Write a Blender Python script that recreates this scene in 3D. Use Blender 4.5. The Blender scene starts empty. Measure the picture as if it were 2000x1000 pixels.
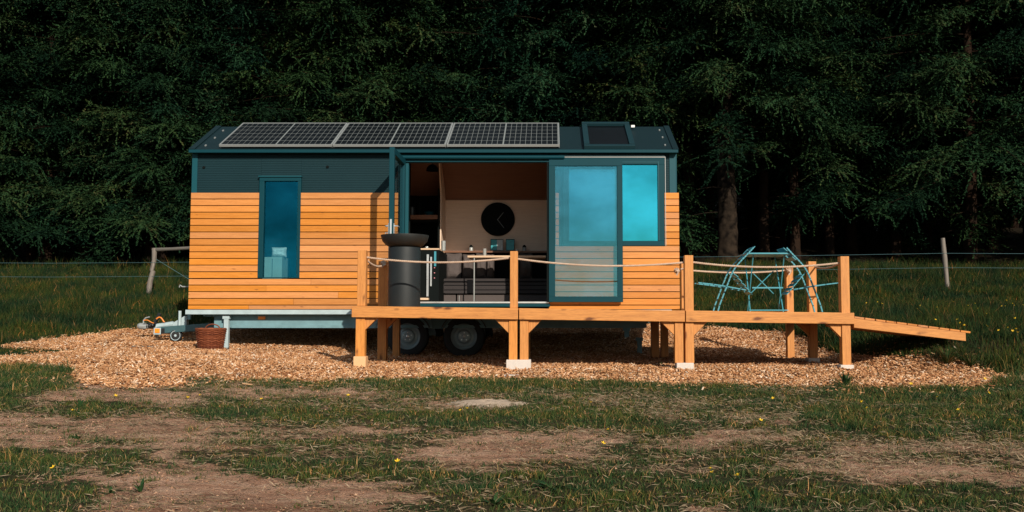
import bpy, math, random
import numpy as np
from mathutils import Vector
random.seed(7)
SC = bpy.context.scene
COL = SC.collection
PI = math.pi
# ---------------------------------------------------------------- camera maths (photo is 2000x1000)
F = 1800.0; CX = 1075.0; PITCH = math.atan(120/1800.0)
CP, SP = math.cos(PITCH), math.sin(PITCH)
def W(px, py, Y):
    u = (px-CX)/F; v = (500-py)/F
    k = Y/(CP - v*SP)
    return u*k, (SP + v*CP)*k
def WX(px, py, Y): return W(px, py, Y)[0]
def WZ(py, Y, px=1000): return W(px, py, Y)[1]
def proj(x, y, z):
    d = y*CP + z*SP
    return CX + F*x/d, 500 - F*(z*CP - y*SP)/d
# ---------------------------------------------------------------- ground height
GY = [-200, 0, 5, 8, 11.3, 14, 15.5, 17, 19, 21, 26, 45, 90, 300]
GZ = [-6, -1.46, -1.10, -.87, -.64, -.62, -.46, -.22, .10, .37, 1.10, 5.0, 13, 30]
def sst(a, b, x):
    t = np.clip((x-a)/(b-a), 0, 1); return t*t*(3-2*t)
_r = np.random.RandomState(3)
_W = [(_r.uniform(-1, 1, 2), _r.uniform(0, 6.28)) for _ in range(24)]
def wob(x, y, s):
    o = 0*x
    for i, (d, p) in enumerate(_W[:12]):
        f = s*(1+.55*i); o = o + np.sin((d[0]*x+d[1]*y)*f*2+p+i)/(1+.5*i)
    return o/3.0
def gz(x, y):
    x = np.asarray(x, float); y = np.asarray(y, float)
    z = np.interp(y, GY, GZ)
    z = z + .034*np.clip(-x-1.6, 0, 3.6)*sst(7, 11, y)*(1-sst(17, 21, y)*.6)
    z = z + .40*sst(3.75, 5.0, x)*sst(10.8, 11.9, y)*(1-.5*sst(14, 18, y))
    z = z + (.03*wob(x, y, .35) + .014*wob(x+9, y, 1.6))*(1-.6*((x > -6) & (x < 3.9) & (y > 10.9) & (y < 16)))
    z = z + .10*wob(x, y+3, .3)*sst(17, 21, y)
    return z
# ---------------------------------------------------------------- mesh builder
ORG = {}
def new_obj(name, me, parent=None, org=None):
    o = bpy.data.objects.new(name, me); COL.objects.link(o)
    if parent is not None:
        o.parent = parent; ORG[o] = ORG[parent]
    else:
        org = Vector(org or (0, 0, 0)); o.location = org; ORG[o] = org
    return o
def thing(name, label, cat, loc=(0, 0, 0), group=None, kind=None):
    o = bpy.data.objects.new(name, None); COL.objects.link(o); o.location = loc; o.empty_display_size = .1
    ORG[o] = Vector(loc); tag(o, label, cat, group, kind); return o
def tag(o, label=None, cat=None, group=None, kind=None):
    if label: o['label'] = label
    if cat: o['category'] = cat
    if group: o['group'] = group
    if kind: o['kind'] = kind
    return o
def noneg(v): return Vector(v)
class MB:
    def __init__(s): s.v = []; s.f = []
    def add(s, vs, fs):
        n = len(s.v); s.v += [tuple(p) for p in vs]; s.f += [tuple(i+n for i in f) for f in fs]; return s
    def box(s, x0, x1, y0, y1, z0, z1):
        if x0 > x1: x0, x1 = x1, x0
        if y0 > y1: y0, y1 = y1, y0
        if z0 > z1: z0, z1 = z1, z0
        vs = [(x0,y0,z0),(x1,y0,z0),(x1,y1,z0),(x0,y1,z0),(x0,y0,z1),(x1,y0,z1),(x1,y1,z1),(x0,y1,z1)]
        return s.add(vs, [(0,3,2,1),(4,5,6,7),(0,1,5,4),(1,2,6,5),(2,3,7,6),(3,0,4,7)])
    def hexa(s, vs): return s.add(vs, [(0,3,2,1),(4,5,6,7),(0,1,5,4),(1,2,6,5),(2,3,7,6),(3,0,4,7)])
    def obox(s, c, ax, ay, az):          # centre and three half-axis vectors
        c = Vector(c); ax = Vector(ax); ay = Vector(ay); az = Vector(az)
        return s.hexa([c-ax-ay-az, c+ax-ay-az, c+ax+ay-az, c-ax+ay-az, c-ax-ay+az, c+ax-ay+az, c+ax+ay+az, c-ax+ay+az])
    def bar(s, p, q, w, t, up=(0, 0, 1)):  # square bar from p to q
        p = Vector(p); q = Vector(q); d = (q-p); L = d.length; d.normalize(); up = Vector(up)
        a = d.cross(up)
        if a.length < 1e-4: a = d.cross(Vector((0, 1, 0)))
        a.normalize(); b = a.cross(d).normalized()
        return s.obox((p+q)/2, d*(L/2), a*(w/2), b*(t/2))
    def prism(s, poly, y0, y1):          # polygon in xz extruded along y
        n = len(poly)
        vs = [(x, y0, z) for x, z in poly]+[(x, y1, z) for x, z in poly]
        fs = [tuple(range(n)), tuple(range(2*n-1, n-1, -1))]+[(i, i+n, (i+1) % n+n, (i+1) % n) for i in range(n)]
        return s.add(vs, fs)
    def prismx(s, poly, x0, x1):         # polygon in yz extruded along x
        n = len(poly)
        vs = [(x0, y, z) for y, z in poly]+[(x1, y, z) for y, z in poly]
        fs = [tuple(range(n-1, -1, -1)), tuple(range(n, 2*n))]+[(i, (i+1) % n, (i+1) % n+n, i+n) for i in range(n)]
        return s.add(vs, fs)
    def tube(s, pts, r, n=8, cap=True):
        pts = [Vector(p) for p in pts]; m = len(pts)
        rs = r if isinstance(r, (list, tuple)) else [r]*m
        up = Vector((0, 0, 1)); vs = []
        prev = None
        for i, p in enumerate(pts):
            d = (pts[min(i+1, m-1)]-pts[max(i-1, 0)])
            if d.length < 1e-9: d = Vector((0, 0, 1))
            d.normalize()
            if prev is None:
                a = d.cross(up)
                if a.length < .05: a = d.cross(Vector((1, 0, 0)))
            else: a = prev - d*prev.dot(d)
            a.normalize(); prev = a; b = d.cross(a)
            for k in range(n):
                t = 2*PI*k/n; vs.append(p+(a*math.cos(t)+b*math.sin(t))*rs[i])
        fs = [(i*n+k, i*n+(k+1) % n, (i+1)*n+(k+1) % n, (i+1)*n+k) for i in range(m-1) for k in range(n)]
        if cap: fs += [tuple(range(n-1, -1, -1)), tuple((m-1)*n+k for k in range(n))]
        return s.add(vs, fs)
    def lathe(s, prof, c, n=32, axis='z', cap=True):   # prof: (radius, height)
        c = Vector(c); vs = []
        for r, h in prof:
            for k in range(n):
                t = 2*PI*k/n; a, b = r*math.cos(t), r*math.sin(t)
                vs.append(c+Vector({'z': (a, b, h), 'y': (a, h, b), 'x': (h, a, b)}[axis]))
        m = len(prof)
        fs = [(i*n+k, i*n+(k+1) % n, (i+1)*n+(k+1) % n, (i+1)*n+k) for i in range(m-1) for k in range(n)]
        if cap and prof[0][0] > 1e-5: fs.append(tuple(range(n-1, -1, -1)))
        if cap and prof[-1][0] > 1e-5: fs.append(tuple((m-1)*n+k for k in range(n)))
        return s.add(vs, fs)
    def build(s, name, mat, parent=None, org=None, smooth=False, bevel=0, label=None, subsurf=0):
        og = ORG[parent] if parent is not None else Vector(org or (0, 0, 0))
        me = bpy.data.meshes.new(name)
        me.from_pydata([(v[0]-og[0], v[1]-og[1], v[2]-og[2]) for v in s.v], [], s.f)
        import bmesh as _b
        bm = _b.new(); bm.from_mesh(me); _b.ops.recalc_face_normals(bm, faces=bm.faces); bm.to_mesh(me); bm.free()
        me.materials.append(mat)
        if smooth:
            me.polygons.foreach_set('use_smooth', [True]*len(me.polygons))
        o = new_obj(name, me, parent, org)
        if smooth and bevel == 0:
            try: me.set_sharp_from_angle(angle=math.radians(42))
            except Exception: pass
        if bevel:
            b = o.modifiers.new('b', 'BEVEL'); b.width = bevel; b.segments = 2; b.limit_method = 'ANGLE'
        if subsurf:
            b = o.modifiers.new('s', 'SUBSURF'); b.levels = subsurf; b.render_levels = subsurf
        if label: o['label'] = label
        return o
def fast_mesh(name, V, Fq, nper, mat, smooth=False):
    """V (n,3); Fq flat vertex indices; nper loops per face (array or int)"""
    me = bpy.data.meshes.new(name)
    V = np.ascontiguousarray(V, np.float32); Fq = np.ascontiguousarray(Fq, np.int32)
    if np.isscalar(nper): nf = len(Fq)//nper; tot = np.full(nf, nper, np.int32)
    else: tot = np.asarray(nper, np.int32); nf = len(tot)
    st = np.zeros(nf, np.int32); st[1:] = np.cumsum(tot)[:-1]
    me.vertices.add(len(V)); me.vertices.foreach_set('co', V.ravel())
    me.loops.add(len(Fq)); me.loops.foreach_set('vertex_index', Fq)
    me.polygons.add(nf); me.polygons.foreach_set('loop_start', st)
    try: me.polygons.foreach_set('loop_total', tot)
    except Exception: pass
    me.update(calc_edges=True)
    if smooth: me.polygons.foreach_set('use_smooth', np.ones(nf, bool))
    me.materials.append(mat)
    return me
# ---------------------------------------------------------------- materials
def newmat(name):
    m = bpy.data.materials.new(name); m.use_nodes = True
    nt = m.node_tree; nt.nodes.clear()
    out = nt.nodes.new('ShaderNodeOutputMaterial'); b = nt.nodes.new('ShaderNodeBsdfPrincipled')
    nt.links.new(b.outputs[0], out.inputs[0])
    return m, nt, b, out
class NT:
    def __init__(s, nt): s.nt = nt
    def n(s, t, **k):
        x = s.nt.nodes.new(t)
        for a, b in k.items(): setattr(x, a, b)
        return x
    def l(s, a, b): s.nt.links.new(a, b)
    def noise(s, vec, scale, detail=4, rough=.55):
        x = s.n('ShaderNodeTexNoise'); x.inputs['Scale'].default_value = scale
        x.inputs['Detail'].default_value = detail; x.inputs['Roughness'].default_value = rough
        if vec: s.l(vec, x.inputs['Vector'])
        return x.outputs['Fac']
    def map(s, vec, scale=(1, 1, 1), loc=(0, 0, 0)):
        x = s.n('ShaderNodeMapping'); x.inputs['Scale'].default_value = scale; x.inputs['Location'].default_value = loc
        s.l(vec, x.inputs['Vector']); return x.outputs[0]
    def ramp(s, fac, stops):
        x = s.n('ShaderNodeValToRGB'); e = x.color_ramp.elements
        while len(e) < len(stops): e.new(.5)
        for i, (p, c) in enumerate(stops): e[i].position = p; e[i].color = (*c, 1) if len(c) == 3 else c
        s.l(fac, x.inputs[0]); return x.outputs[0]
    def mix(s, f, a, b, mode='MIX'):
        x = s.n('ShaderNodeMix', data_type='RGBA', blend_type=mode)
        for sock, val in ((x.inputs[0], f), (x.inputs[6], a), (x.inputs[7], b)):
            if hasattr(val, 'is_output'): s.l(val, sock)
            elif isinstance(val, (int, float)): sock.default_value = val
            else: sock.default_value = (*val, 1) if len(val) == 3 else val
        return x.outputs[2]
    def math(s, op, a, b=0, clamp=False):
        x = s.n('ShaderNodeMath', operation=op, use_clamp=clamp)
        for sock, val in ((x.inputs[0], a), (x.inputs[1], b)):
            if hasattr(val, 'is_output'): s.l(val, sock)
            else: sock.default_value = val
        return x.outputs[0]
    def bump(s, h, strength, dist, b):
        x = s.n('ShaderNodeBump'); x.inputs['Strength'].default_value = strength; x.inputs['Distance'].default_value = dist
        s.l(h, x.inputs['Height']); s.l(x.outputs[0], b.inputs['Normal'])
def g3(v): return (v, v, v)
def simple(name, col, rough=.5, metal=0, var=.12, vscale=6, spec=.5, bump=0, bscale=60):
    m, nt, b, out = newmat(name); N = NT(nt)
    tc = N.n('ShaderNodeTexCoord').outputs['Object']
    f = N.noise(tc, vscale, 5)
    c = N.mix(f, [x*(1-var) for x in col], [min(1, x*(1+var)) for x in col])
    N.l(c, b.inputs['Base Color'])
    r = N.n('ShaderNodeMapRange'); r.inputs[3].default_value = max(0, rough-.08); r.inputs[4].default_value = min(1, rough+.08)
    N.l(f, r.inputs[0]); N.l(r.outputs[0], b.inputs['Roughness'])
    b.inputs['Metallic'].default_value = metal; b.inputs['Specular IOR Level'].default_value = spec
    if bump: N.bump(N.noise(tc, bscale, 3), bump, .01, b)
    return m
def wood(name, c1, c2, axis='x', knot=(.10, .026, .008), rough=.5, knots=True, contrast=1.0, kn=.6, ks_=1.0):
    m, nt, b, out = newmat(name); N = NT(nt)
    tc = N.n('ShaderNodeTexCoord').outputs['Object']
    rnd = N.n('ShaderNodeNewGeometry').outputs['Random Per Island']
    comb = N.n('ShaderNodeCombineXYZ'); N.l(N.math('MULTIPLY', rnd, 37.0), comb.inputs[0]); N.l(N.math('MULTIPLY', rnd, 11.0), comb.inputs[1]); N.l(N.math('MULTIPLY', rnd, 53.0), comb.inputs[2])
    va = N.n('ShaderNodeVectorMath', operation='ADD'); N.l(tc, va.inputs[0]); N.l(comb.outputs[0], va.inputs[1])
    v = va.outputs[0]
    sc = {'x': (.9, 14, 14), 'y': (14, .9, 14), 'z': (14, 14, .9)}[axis]
    g = N.noise(N.map(v, sc), 3.2, 7, .62)
    g2 = N.noise(N.map(v, tuple(q*4 for q in sc)), 3, 3, .6)
    col = N.mix(N.ramp(g, [(.30, g3(0)), (.72, g3(1))]), c1, c2)
    col = N.mix(N.math('MULTIPLY', N.ramp(g2, [(.45, g3(0)), (.7, g3(1))]), .28*contrast), col, [q*.62 for q in c1])
    # per-board tone
    hv = N.n('ShaderNodeHueSaturation'); N.l(col, hv.inputs['Color'])
    mr = N.n('ShaderNodeMapRange'); mr.inputs[3].default_value = .84; mr.inputs[4].default_value = 1.12; N.l(rnd, mr.inputs[0]); N.l(mr.outputs[0], hv.inputs['Value'])
    mr2 = N.n('ShaderNodeMapRange'); mr2.inputs[3].default_value = .90; mr2.inputs[4].default_value = 1.03
    N.l(N.math('FRACT', N.math('MULTIPLY', rnd, 17.3)), mr2.inputs[0]); N.l(mr2.outputs[0], hv.inputs['Saturation'])
    col = hv.outputs[0]
    if knots:
        ks = {'x': (1.5, 4.5, 4.5), 'y': (4.5, 1.5, 4.5), 'z': (4.5, 4.5, 1.5)}[axis]
        vo = N.n('ShaderNodeTexVoronoi'); vo.inputs['Scale'].default_value = 2.1; vo.inputs['Randomness'].default_value = 1
        dv = N.n('ShaderNodeVectorMath', operation='SCALE'); dn = N.n('ShaderNodeTexNoise'); dn.inputs['Scale'].default_value = 9; N.l(v, dn.inputs['Vector']); N.l(dn.outputs['Color'], dv.inputs[0]); dv.inputs['Scale'].default_value = .04
        ad = N.n('ShaderNodeVectorMath', operation='ADD'); N.l(v, ad.inputs[0]); N.l(dv.outputs[0], ad.inputs[1])
        N.l(N.map(ad.outputs[0], ks), vo.inputs['Vector'])
        k = N.ramp(vo.outputs['Distance'], [(.15*kn, g3(1)), (.22*kn, g3(.5)), (.36*kn, g3(0))])
        col = N.mix(N.math('MULTIPLY', k, min(1, kn+.1)), col, knot)
    N.l(col, b.inputs['Base Color']); b.inputs['Roughness'].default_value = rough
    b.inputs['Specular IOR Level'].default_value = .3
    N.bump(g, .25, .004, b)
    return m
def island(name, stops, rough=.8, spec=.2, trans=0, obj_rand=False, noise=None, tone=False):
    m, nt, b, out = newmat(name); N = NT(nt)
    rnd = N.n('ShaderNodeNewGeometry').outputs['Random Per Island']
    if tone: rnd = N.math('ADD', N.math('MULTIPLY', rnd, .25), N.math('MULTIPLY', N.n('ShaderNodeAttribute', attribute_name='tone').outputs['Fac'], .75))
    c = N.ramp(rnd, stops)
    if noise:
        tc = N.n('ShaderNodeTexCoord').outputs['Object']
        f = N.ramp(N.noise(tc, noise[0], 3), [(.38, g3(0)), (.62, g3(1))])
        c = N.mix(f, c, N.mix(1.0, c, noise[1], 'MULTIPLY'))
    if obj_rand:
        r = N.n('ShaderNodeObjectInfo').outputs['Random']
        c = N.mix(r, N.mix(1.0, c, (.75, .95, 1.05), 'MULTIPLY'), N.mix(1.0, c, (1.35, 1.12, .8), 'MULTIPLY'))
    N.l(c, b.inputs['Base Color']); b.inputs['Roughness'].default_value = rough; b.inputs['Specular IOR Level'].default_value = spec
    if trans:
        t = N.n('ShaderNodeBsdfTranslucent'); N.l(c, t.inputs[0]); mx = N.n('ShaderNodeMixShader'); mx.inputs[0].default_value = trans
        N.l(b.outputs[0], mx.inputs[1]); N.l(t.outputs[0], mx.inputs[2]); N.l(mx.outputs[0], out.inputs[0])
    return m
def glass(name, refl, tint, rtint, fw=.5):
    m = bpy.data.materials.new(name); m.use_nodes = True; nt = m.node_tree; nt.nodes.clear(); N = NT(nt)
    out = N.n('ShaderNodeOutputMaterial'); t = N.n('ShaderNodeBsdfTransparent'); t.inputs[0].default_value = (*tint, 1)
    g = N.n('ShaderNodeBsdfGlossy'); g.inputs['Color'].default_value = (*rtint, 1); g.inputs['Roughness'].default_value = .0
    fr = N.n('ShaderNodeLayerWeight'); fr.inputs[0].default_value = .25
    f = N.math('ADD', N.math('MULTIPLY', fr.outputs['Fresnel'], fw), refl, clamp=True)
    mx = N.n('ShaderNodeMixShader'); N.l(f, mx.inputs[0]); N.l(t.outputs[0], mx.inputs[1]); N.l(g.outputs[0], mx.inputs[2]); N.l(mx.outputs[0], out.inputs[0])
    return m
WA, WB = (.53, .182, .022), (.65, .25, .044)
M = {}
M['wood_x'] = wood('oiled_larch_cladding', WA, WB, 'x', kn=.36)
M['deck_x'] = wood('deck_timber_along', (.51, .172, .013), (.72, .275, .029), 'x', contrast=1.9, kn=.8)
M['deck_y'] = wood('deck_timber_across', (.47, .155, .024), (.63, .24, .055), 'y')
M['deck_z'] = wood('deck_timber_upright', (.52, .176, .014), (.73, .28, .032), 'z', contrast=1.8, kn=.65)
M['grey_wood'] = wood('weathered_wood', (.13, .105, .085), (.27, .23, .195), 'z', knots=False)
M['grey_wood_x'] = wood('weathered_rail', (.07, .062, .053), (.16, .14, .12), 'x', knots=False)
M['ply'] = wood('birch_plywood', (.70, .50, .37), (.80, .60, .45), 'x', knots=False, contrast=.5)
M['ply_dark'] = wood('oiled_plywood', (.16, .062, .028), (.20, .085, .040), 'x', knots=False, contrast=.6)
M['table_wood'] = wood('pale_table_wood', (.62, .40, .24), (.72, .50, .32), 'x', knots=False)
M['teal'] = simple('dark_teal_aluminium', (.003, .042, .057), .5, 0, .08, 2, spec=.12)
M['teal_trim'] = simple('teal_trim', (.006, .066, .086), .45, 0, .08, 2, spec=.2)
M['panel'] = simple('ribbed_anthracite_panel', (.007, .029, .037), .55, 0, .12, 1.5, spec=.15)
M['roof'] = simple('dark_roof_sheet', (.006, .019, .024), .55, 0, .15, 1.2, spec=.12)
M['black'] = simple('black_void_paint', (.004, .006, .006), .8, spec=.1)
M['soffit'] = simple('dark_wall_membrane', (.010, .012, .012), .8)
M['cell'] = simple('solar_cell', (.002, .003, .004), .3, 0, .25, 3, spec=.12)
M['backsheet'] = simple('panel_grid_lines', (.19, .21, .21), .6, spec=.1)
M['alu'] = simple('bare_aluminium', (.32, .34, .34), .42, .3, .1, 4)
M['steel'] = simple('brushed_steel', (.72, .75, .76), .3, .7)
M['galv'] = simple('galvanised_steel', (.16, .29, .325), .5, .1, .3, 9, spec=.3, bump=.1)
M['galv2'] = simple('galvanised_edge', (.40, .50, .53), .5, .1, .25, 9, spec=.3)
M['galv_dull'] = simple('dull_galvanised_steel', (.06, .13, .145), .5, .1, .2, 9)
M['rubber'] = simple('tyre_rubber', (.012, .013, .014), .75)
M['rim'] = simple('grey_steel_rim', (.27, .34, .36), .4, .2)
M['plastic'] = simple('black_plastic', (.012, .014, .015), .4)
M['amber'] = simple('amber_reflector', (.95, .28, .02), .3, 0, .05)
M['orange_cable'] = simple('orange_cable', (.75, .22, .03), .5)
M['grill'] = simple('matt_black_grill_steel', (.011, .015, .017), .6, 0, .2, 5, spec=.35)
M['grill_bowl'] = simple('sooty_fire_bowl_steel', (.010, .012, .012), .6, .0, .3, 12, bump=.15)
M['wicker'] = island('brown_wicker', [(0, (.085, .020, .010)), (.5, (.16, .042, .018)), (1, (.25, .075, .032))], .6)
M['rope'] = island('hemp_rope', [(0, (.50, .36, .27)), (1, (.66, .50, .39))], .85, noise=(240, (.78, .74, .7)))
M['bistro'] = simple('teal_lacquered_steel', (.05, .27, .34), .36, 0, .08, 5)
M['concrete'] = simple('pale_concrete', (.58, .52, .47), .85, 0, .15, 18, bump=.3)
M['padwood'] = simple('pale_wood_block', (.72, .42, .21), .7, 0, .15, 18)
M['glass_l'] = glass('narrow_window_glass', .10, (.70, .84, .86), (.03, .68, 1.0), .3)
M['glass_r'] = glass('picture_window_glass', .70, (.50, .72, .76), (.08, .84, 1.0), .2)
M['glass_s'] = glass('sliding_door_glass', .23, (.90, .86, .88), (.22, .86, 1.0), .3)
M['glass_d'] = glass('french_door_glass', .02, (.93, .94, .94), (.8, .9, .9), .12)
M['glass_k'] = glass('skylight_glass', .05, (.3, .4, .4), (.6, .9, 1))
M['white_cloth'] = simple('white_cotton', (.80, .80, .78), .9)
M['pale_green'] = simple('pale_painted_board', (.42, .50, .45), .6, 0, .15, 12)
M['grey_fab'] = simple('grey_brown_cushion_fabric', (.085, .068, .064), .95, 0, .15, 30, bump=.3, bscale=200)
M['sofa_fab'] = simple('dark_grey_mattress_fabric', (.034, .028, .028), .95, 0, .2, 30, bump=.3, bscale=200)
M['sofa_pipe'] = simple('black_webbing', (.006, .006, .007), .9, spec=.1)
M['teal_paper'] = simple('teal_print', (.03, .30, .35), .5, 0, .8, 45)
M['grey_paper'] = simple('grey_print', (.42, .45, .46), .5, 0, .5, 60)
M['candle_glass'] = simple('grey_candle_glass', (.30, .31, .30), .25)
M['bark'] = island('spruce_bark', [(0, (.010, .007, .005)), (1, (.018, .012, .009))], .95, .05, noise=(3, (1.9, 1.6, 1.4)))
M['bark_sunlit'] = island('sun_patched_bark', [(0, (.006, .005, .004)), (1, (.008, .006, .005))], .95, .05, noise=(4.5, (4.6, 4.2, 3.6)))  # pale blotches paint patches of sunlight into the bark colour
M['needle'] = island('spruce_needles', [(.05, (.005, .015, .010)), (.35, (.011, .033, .017)), (.65, (.022, .054, .024)), (.88, (.038, .064, .025)), (.98, (.058, .056, .028))],
                     .8, .03, trans=.04, obj_rand=True, noise=(1.3, (.5, .6, .68)), tone=True)
M['grass'] = island('meadow_grass', [(0, (.012, .038, .015)), (.4, (.026, .062, .023)), (.74, (.052, .086, .032)), (.90, (.11, .105, .045)), (1, (.34, .24, .14))],
                    .75, .06, trans=.15, noise=(3.0, (1.9, 1.3, .9)))
M['bank_grass'] = island('long_bank_grass', [(0, (.005, .018, .009)), (.45, (.010, .030, .013)), (.8, (.020, .040, .016)), (.95, (.044, .048, .022)), (1, (.14, .10, .055))],
                    .8, .05, trans=.15, noise=(1.1, (3.0, 1.75, .9)))
M['straw'] = island('dry_straw', [(0, (.13, .09, .05)), (.6, (.28, .20, .12)), (1, (.50, .38, .25))], .9, .05)
M['chips'] = island('wood_chips', [(0, (.20, .085, .042)), (.2, (.42, .19, .085)), (.6, (.62, .33, .16)), (.88, (.76, .47, .27)), (1, (.90, .74, .58))], .9, .05, noise=(1.7, (.74, .72, .70)))
M['fern'] = island('broad_leaves', [(0, (.012, .042, .014)), (1, (.040, .085, .026))], .6, .15, trans=.2)
M['yellow'] = simple('yellow_petals', (.80, .50, .02), .6)
M['pink'] = simple('pink_petals', (.60, .22, .26), .6)
# ---------------------------------------------------------------- ground material
def ground_mat():
    m, nt, b, out = newmat('ground_soil'); N = NT(nt)
    tc = N.n('ShaderNodeTexCoord').outputs['Object']
    a1 = N.n('ShaderNodeAttribute', attribute_name='chipmask').outputs['Fac']
    a2 = N.n('ShaderNodeAttribute', attribute_name='forest').outputs['Fac']
    a3 = N.n('ShaderNodeAttribute', attribute_name='green').outputs['Fac']
    st = N.map(tc, (.55, 1.9, 1))
    n1 = N.noise(st, 2.2, 8, .65); n2 = N.noise(N.map(tc, (.6, 2.2, 1), (3, 1, 0)), 9, 6, .7); n3 = N.noise(tc, 60, 5, .7)
    dirt = N.ramp(n1, [(.30, (.20, .088, .052)), (.42, (.42, .215, .135)), (.52, (.58, .32, .21)), (.66, (.74, .46, .32))])
    dirt = N.mix(N.ramp(n2, [(.42, g3(0)), (.7, g3(.55))]), dirt, (.66, .48, .34))
    dirt = N.mix(N.ramp(n3, [(.48, g3(0)), (.70, g3(.5))]), dirt, (.15, .075, .045))
    thatch = N.ramp(n2, [(.35, (.030, .034, .014)), (.58, (.070, .056, .028)), (.74, (.20, .125, .07))])
    vo = N.n('ShaderNodeTexVoronoi'); vo.inputs['Scale'].default_value = 26; N.l(N.map(tc, (1, 2, 1)), vo.inputs['Vector'])
    sep = N.n('ShaderNodeSeparateColor'); N.l(vo.outputs['Color'], sep.inputs[0])
    chips = N.ramp(sep.outputs[0], [(0, (.12, .05, .025)), (.4, (.36, .17, .08)), (1, (.55, .30, .15))])
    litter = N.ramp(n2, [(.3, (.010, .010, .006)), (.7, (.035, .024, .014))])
    a3 = N.math('MULTIPLY', N.math('ADD', N.math('SUBTRACT', a3, .42), N.math('MULTIPLY', N.math('SUBTRACT', n2, .5), 1.7)), 5.0, clamp=True)
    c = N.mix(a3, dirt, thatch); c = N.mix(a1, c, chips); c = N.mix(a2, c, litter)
    N.l(c, b.inputs['Base Color']); b.inputs['Roughness'].default_value = .95; b.inputs['Specular IOR Level'].default_value = .1
    h = N.math('ADD', N.math('MULTIPLY', n2, .8), N.math('MULTIPLY', n3, .6))
    N.bump(h, 1.0, .09, b)
    return m
# image-space maps of the site, read off the photograph, evaluated at real ground points
ROWS = """8870000000000666667777777777777777777777
8751111665567367777776677777757677777777
8521111111112125676654644567764477778887
7346553466665644211266545545677678888888
2246421366565556778877776336443788767888
1433244224566345578777677764444578866688
1000000122132334543212123552012244676323
4335544244555545421111235521255653333344
6656762566656555200013345554665432344433
7643542345766566544456556656665332222333
7542421113366666555655667666766665433323
7776211000121113536556776656766665466554
7765110000001013266556777665676666566666
7763100000001214465556666764677667666666""".split()
DM = np.array([[int(c) for c in r] for r in ROWS], float)/9
def dens(px, py):
    gx = np.clip((px-25)/50, 0, 38.999); gy = np.clip((py-730)/20, 0, 12.999)
    i = gx.astype(int); j = gy.astype(int); u = gx-i; v = gy-j
    return DM[j, i]*(1-u)*(1-v)+DM[j, i+1]*u*(1-v)+DM[j+1, i]*(1-u)*v+DM[j+1, i+1]*u*v
CHIP = [(-60, 690), (60, 668), (160, 655), (250, 645), (420, 640), (800, 642), (1250, 640), (1420, 642), (1545, 650), (1620, 690), (1700, 700), (1850, 704), (1915, 718), (1990, 746),
        (1900, 757), (1760, 760), (1600, 756), (1400, 754), (1250, 748), (1000, 741), (720, 740), (620, 750), (540, 742), (440, 748), (360, 756), (250, 764), (170, 752), (60, 735), (-60, 722)]
TONGUES = [[(-60, 688), (60, 683), (170, 686), (100, 694), (-20, 700)], [(-60, 722), (60, 722), (140, 726), (135, 744), (20, 748), (-60, 745)], [(350, 742), (440, 738), (430, 752), (360, 754)]]
def inpoly(poly, x, y):
    c = np.zeros(x.shape, bool); n = len(poly)
    for i in range(n):
        x1, y1 = poly[i]; x2, y2 = poly[(i+1) % n]
        if y1 == y2: continue
        c ^= ((y1 > y) != (y2 > y)) & (x < (x2-x1)*(y-y1)/(y2-y1)+x1)
    return c
def chipmask(x, y):
    z = gz(x, y); px, py = proj(x, y, z)
    px = px+14*wob(x, y, 1.3); py = py+4*wob(x+5, y*1.5, 1.5)
    m = inpoly(CHIP, px, py) & (y > 9)
    for t in TONGUES: m &= ~inpoly(t, px, py)
    m |= (x > -4.9) & (x < 2.6) & (y > 11.4) & (y < 17.5)
    m &= y < 18.2
    return m
def site(x, y):
    z = gz(x, y); px, py = proj(x, np.maximum(y, 1), z)
    d = dens(px+18*wob(x, y, 1.1), py+7*wob(x+3, y, 1.2))
    d = np.clip(d*1.15+.03+.20*wob(x, y*1.6, 1.8)+.36*wob(x+4, y*1.8, 4.5), 0, 1)
    back = sst(718, 745, py); 
    d = np.where((y < 11.2) & (py > 715), d, .9)
    return d
# ---------------------------------------------------------------- ground sheet
def axis_pts(lo, hi, a, b, fine, grow):
    mid = list(np.arange(a, b, fine)); out = []
    s = fine; p = a
    while p > lo: s *= grow; p -= s; out.append(p)
    out = out[::-1]; s = fine; p = mid[-1]; tail = []
    while p < hi: s *= grow; p += s; tail.append(p)
    return np.array(out+mid+tail)
def build_ground():
    xs = axis_pts(-260, 260, -10, 9, .06, 1.12); ys = axis_pts(-150, 280, 4.4, 18, .06, 1.12)
    X, Y = np.meshgrid(xs, ys); Z = gz(X, Y)
    cm = chipmask(X, Y).astype(float)
    Z = Z+.012*np.random.RandomState(1).normal(size=X.shape)*(Y < 19)*(Y > 4)*.5
    nx, ny = len(xs), len(ys)
    V = np.stack([X.ravel(), Y.ravel(), Z.ravel()], 1)
    i = np.arange((nx-1)*(ny-1)); r = i//(nx-1); c = i % (nx-1); a = r*nx+c
    Fq = np.stack([a, a+1, a+nx+1, a+nx], 1).ravel()
    me = fast_mesh('ground', V, Fq, 4, ground_mat(), True)
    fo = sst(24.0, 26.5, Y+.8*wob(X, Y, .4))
    gr = np.where(Y > 11, 1.0, np.clip(site(X, Y)*1.1, 0, .9)); gr = np.where(Y < 4.5, .6, gr)
    for nm, arr in (('chipmask', cm), ('forest', fo), ('green', gr)):
        at = me.attributes.new(nm, 'FLOAT', 'POINT'); at.data.foreach_set('value', arr.ravel().astype(np.float32))
    o = new_obj('ground', me); tag(o, kind='structure')
build_ground()
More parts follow.
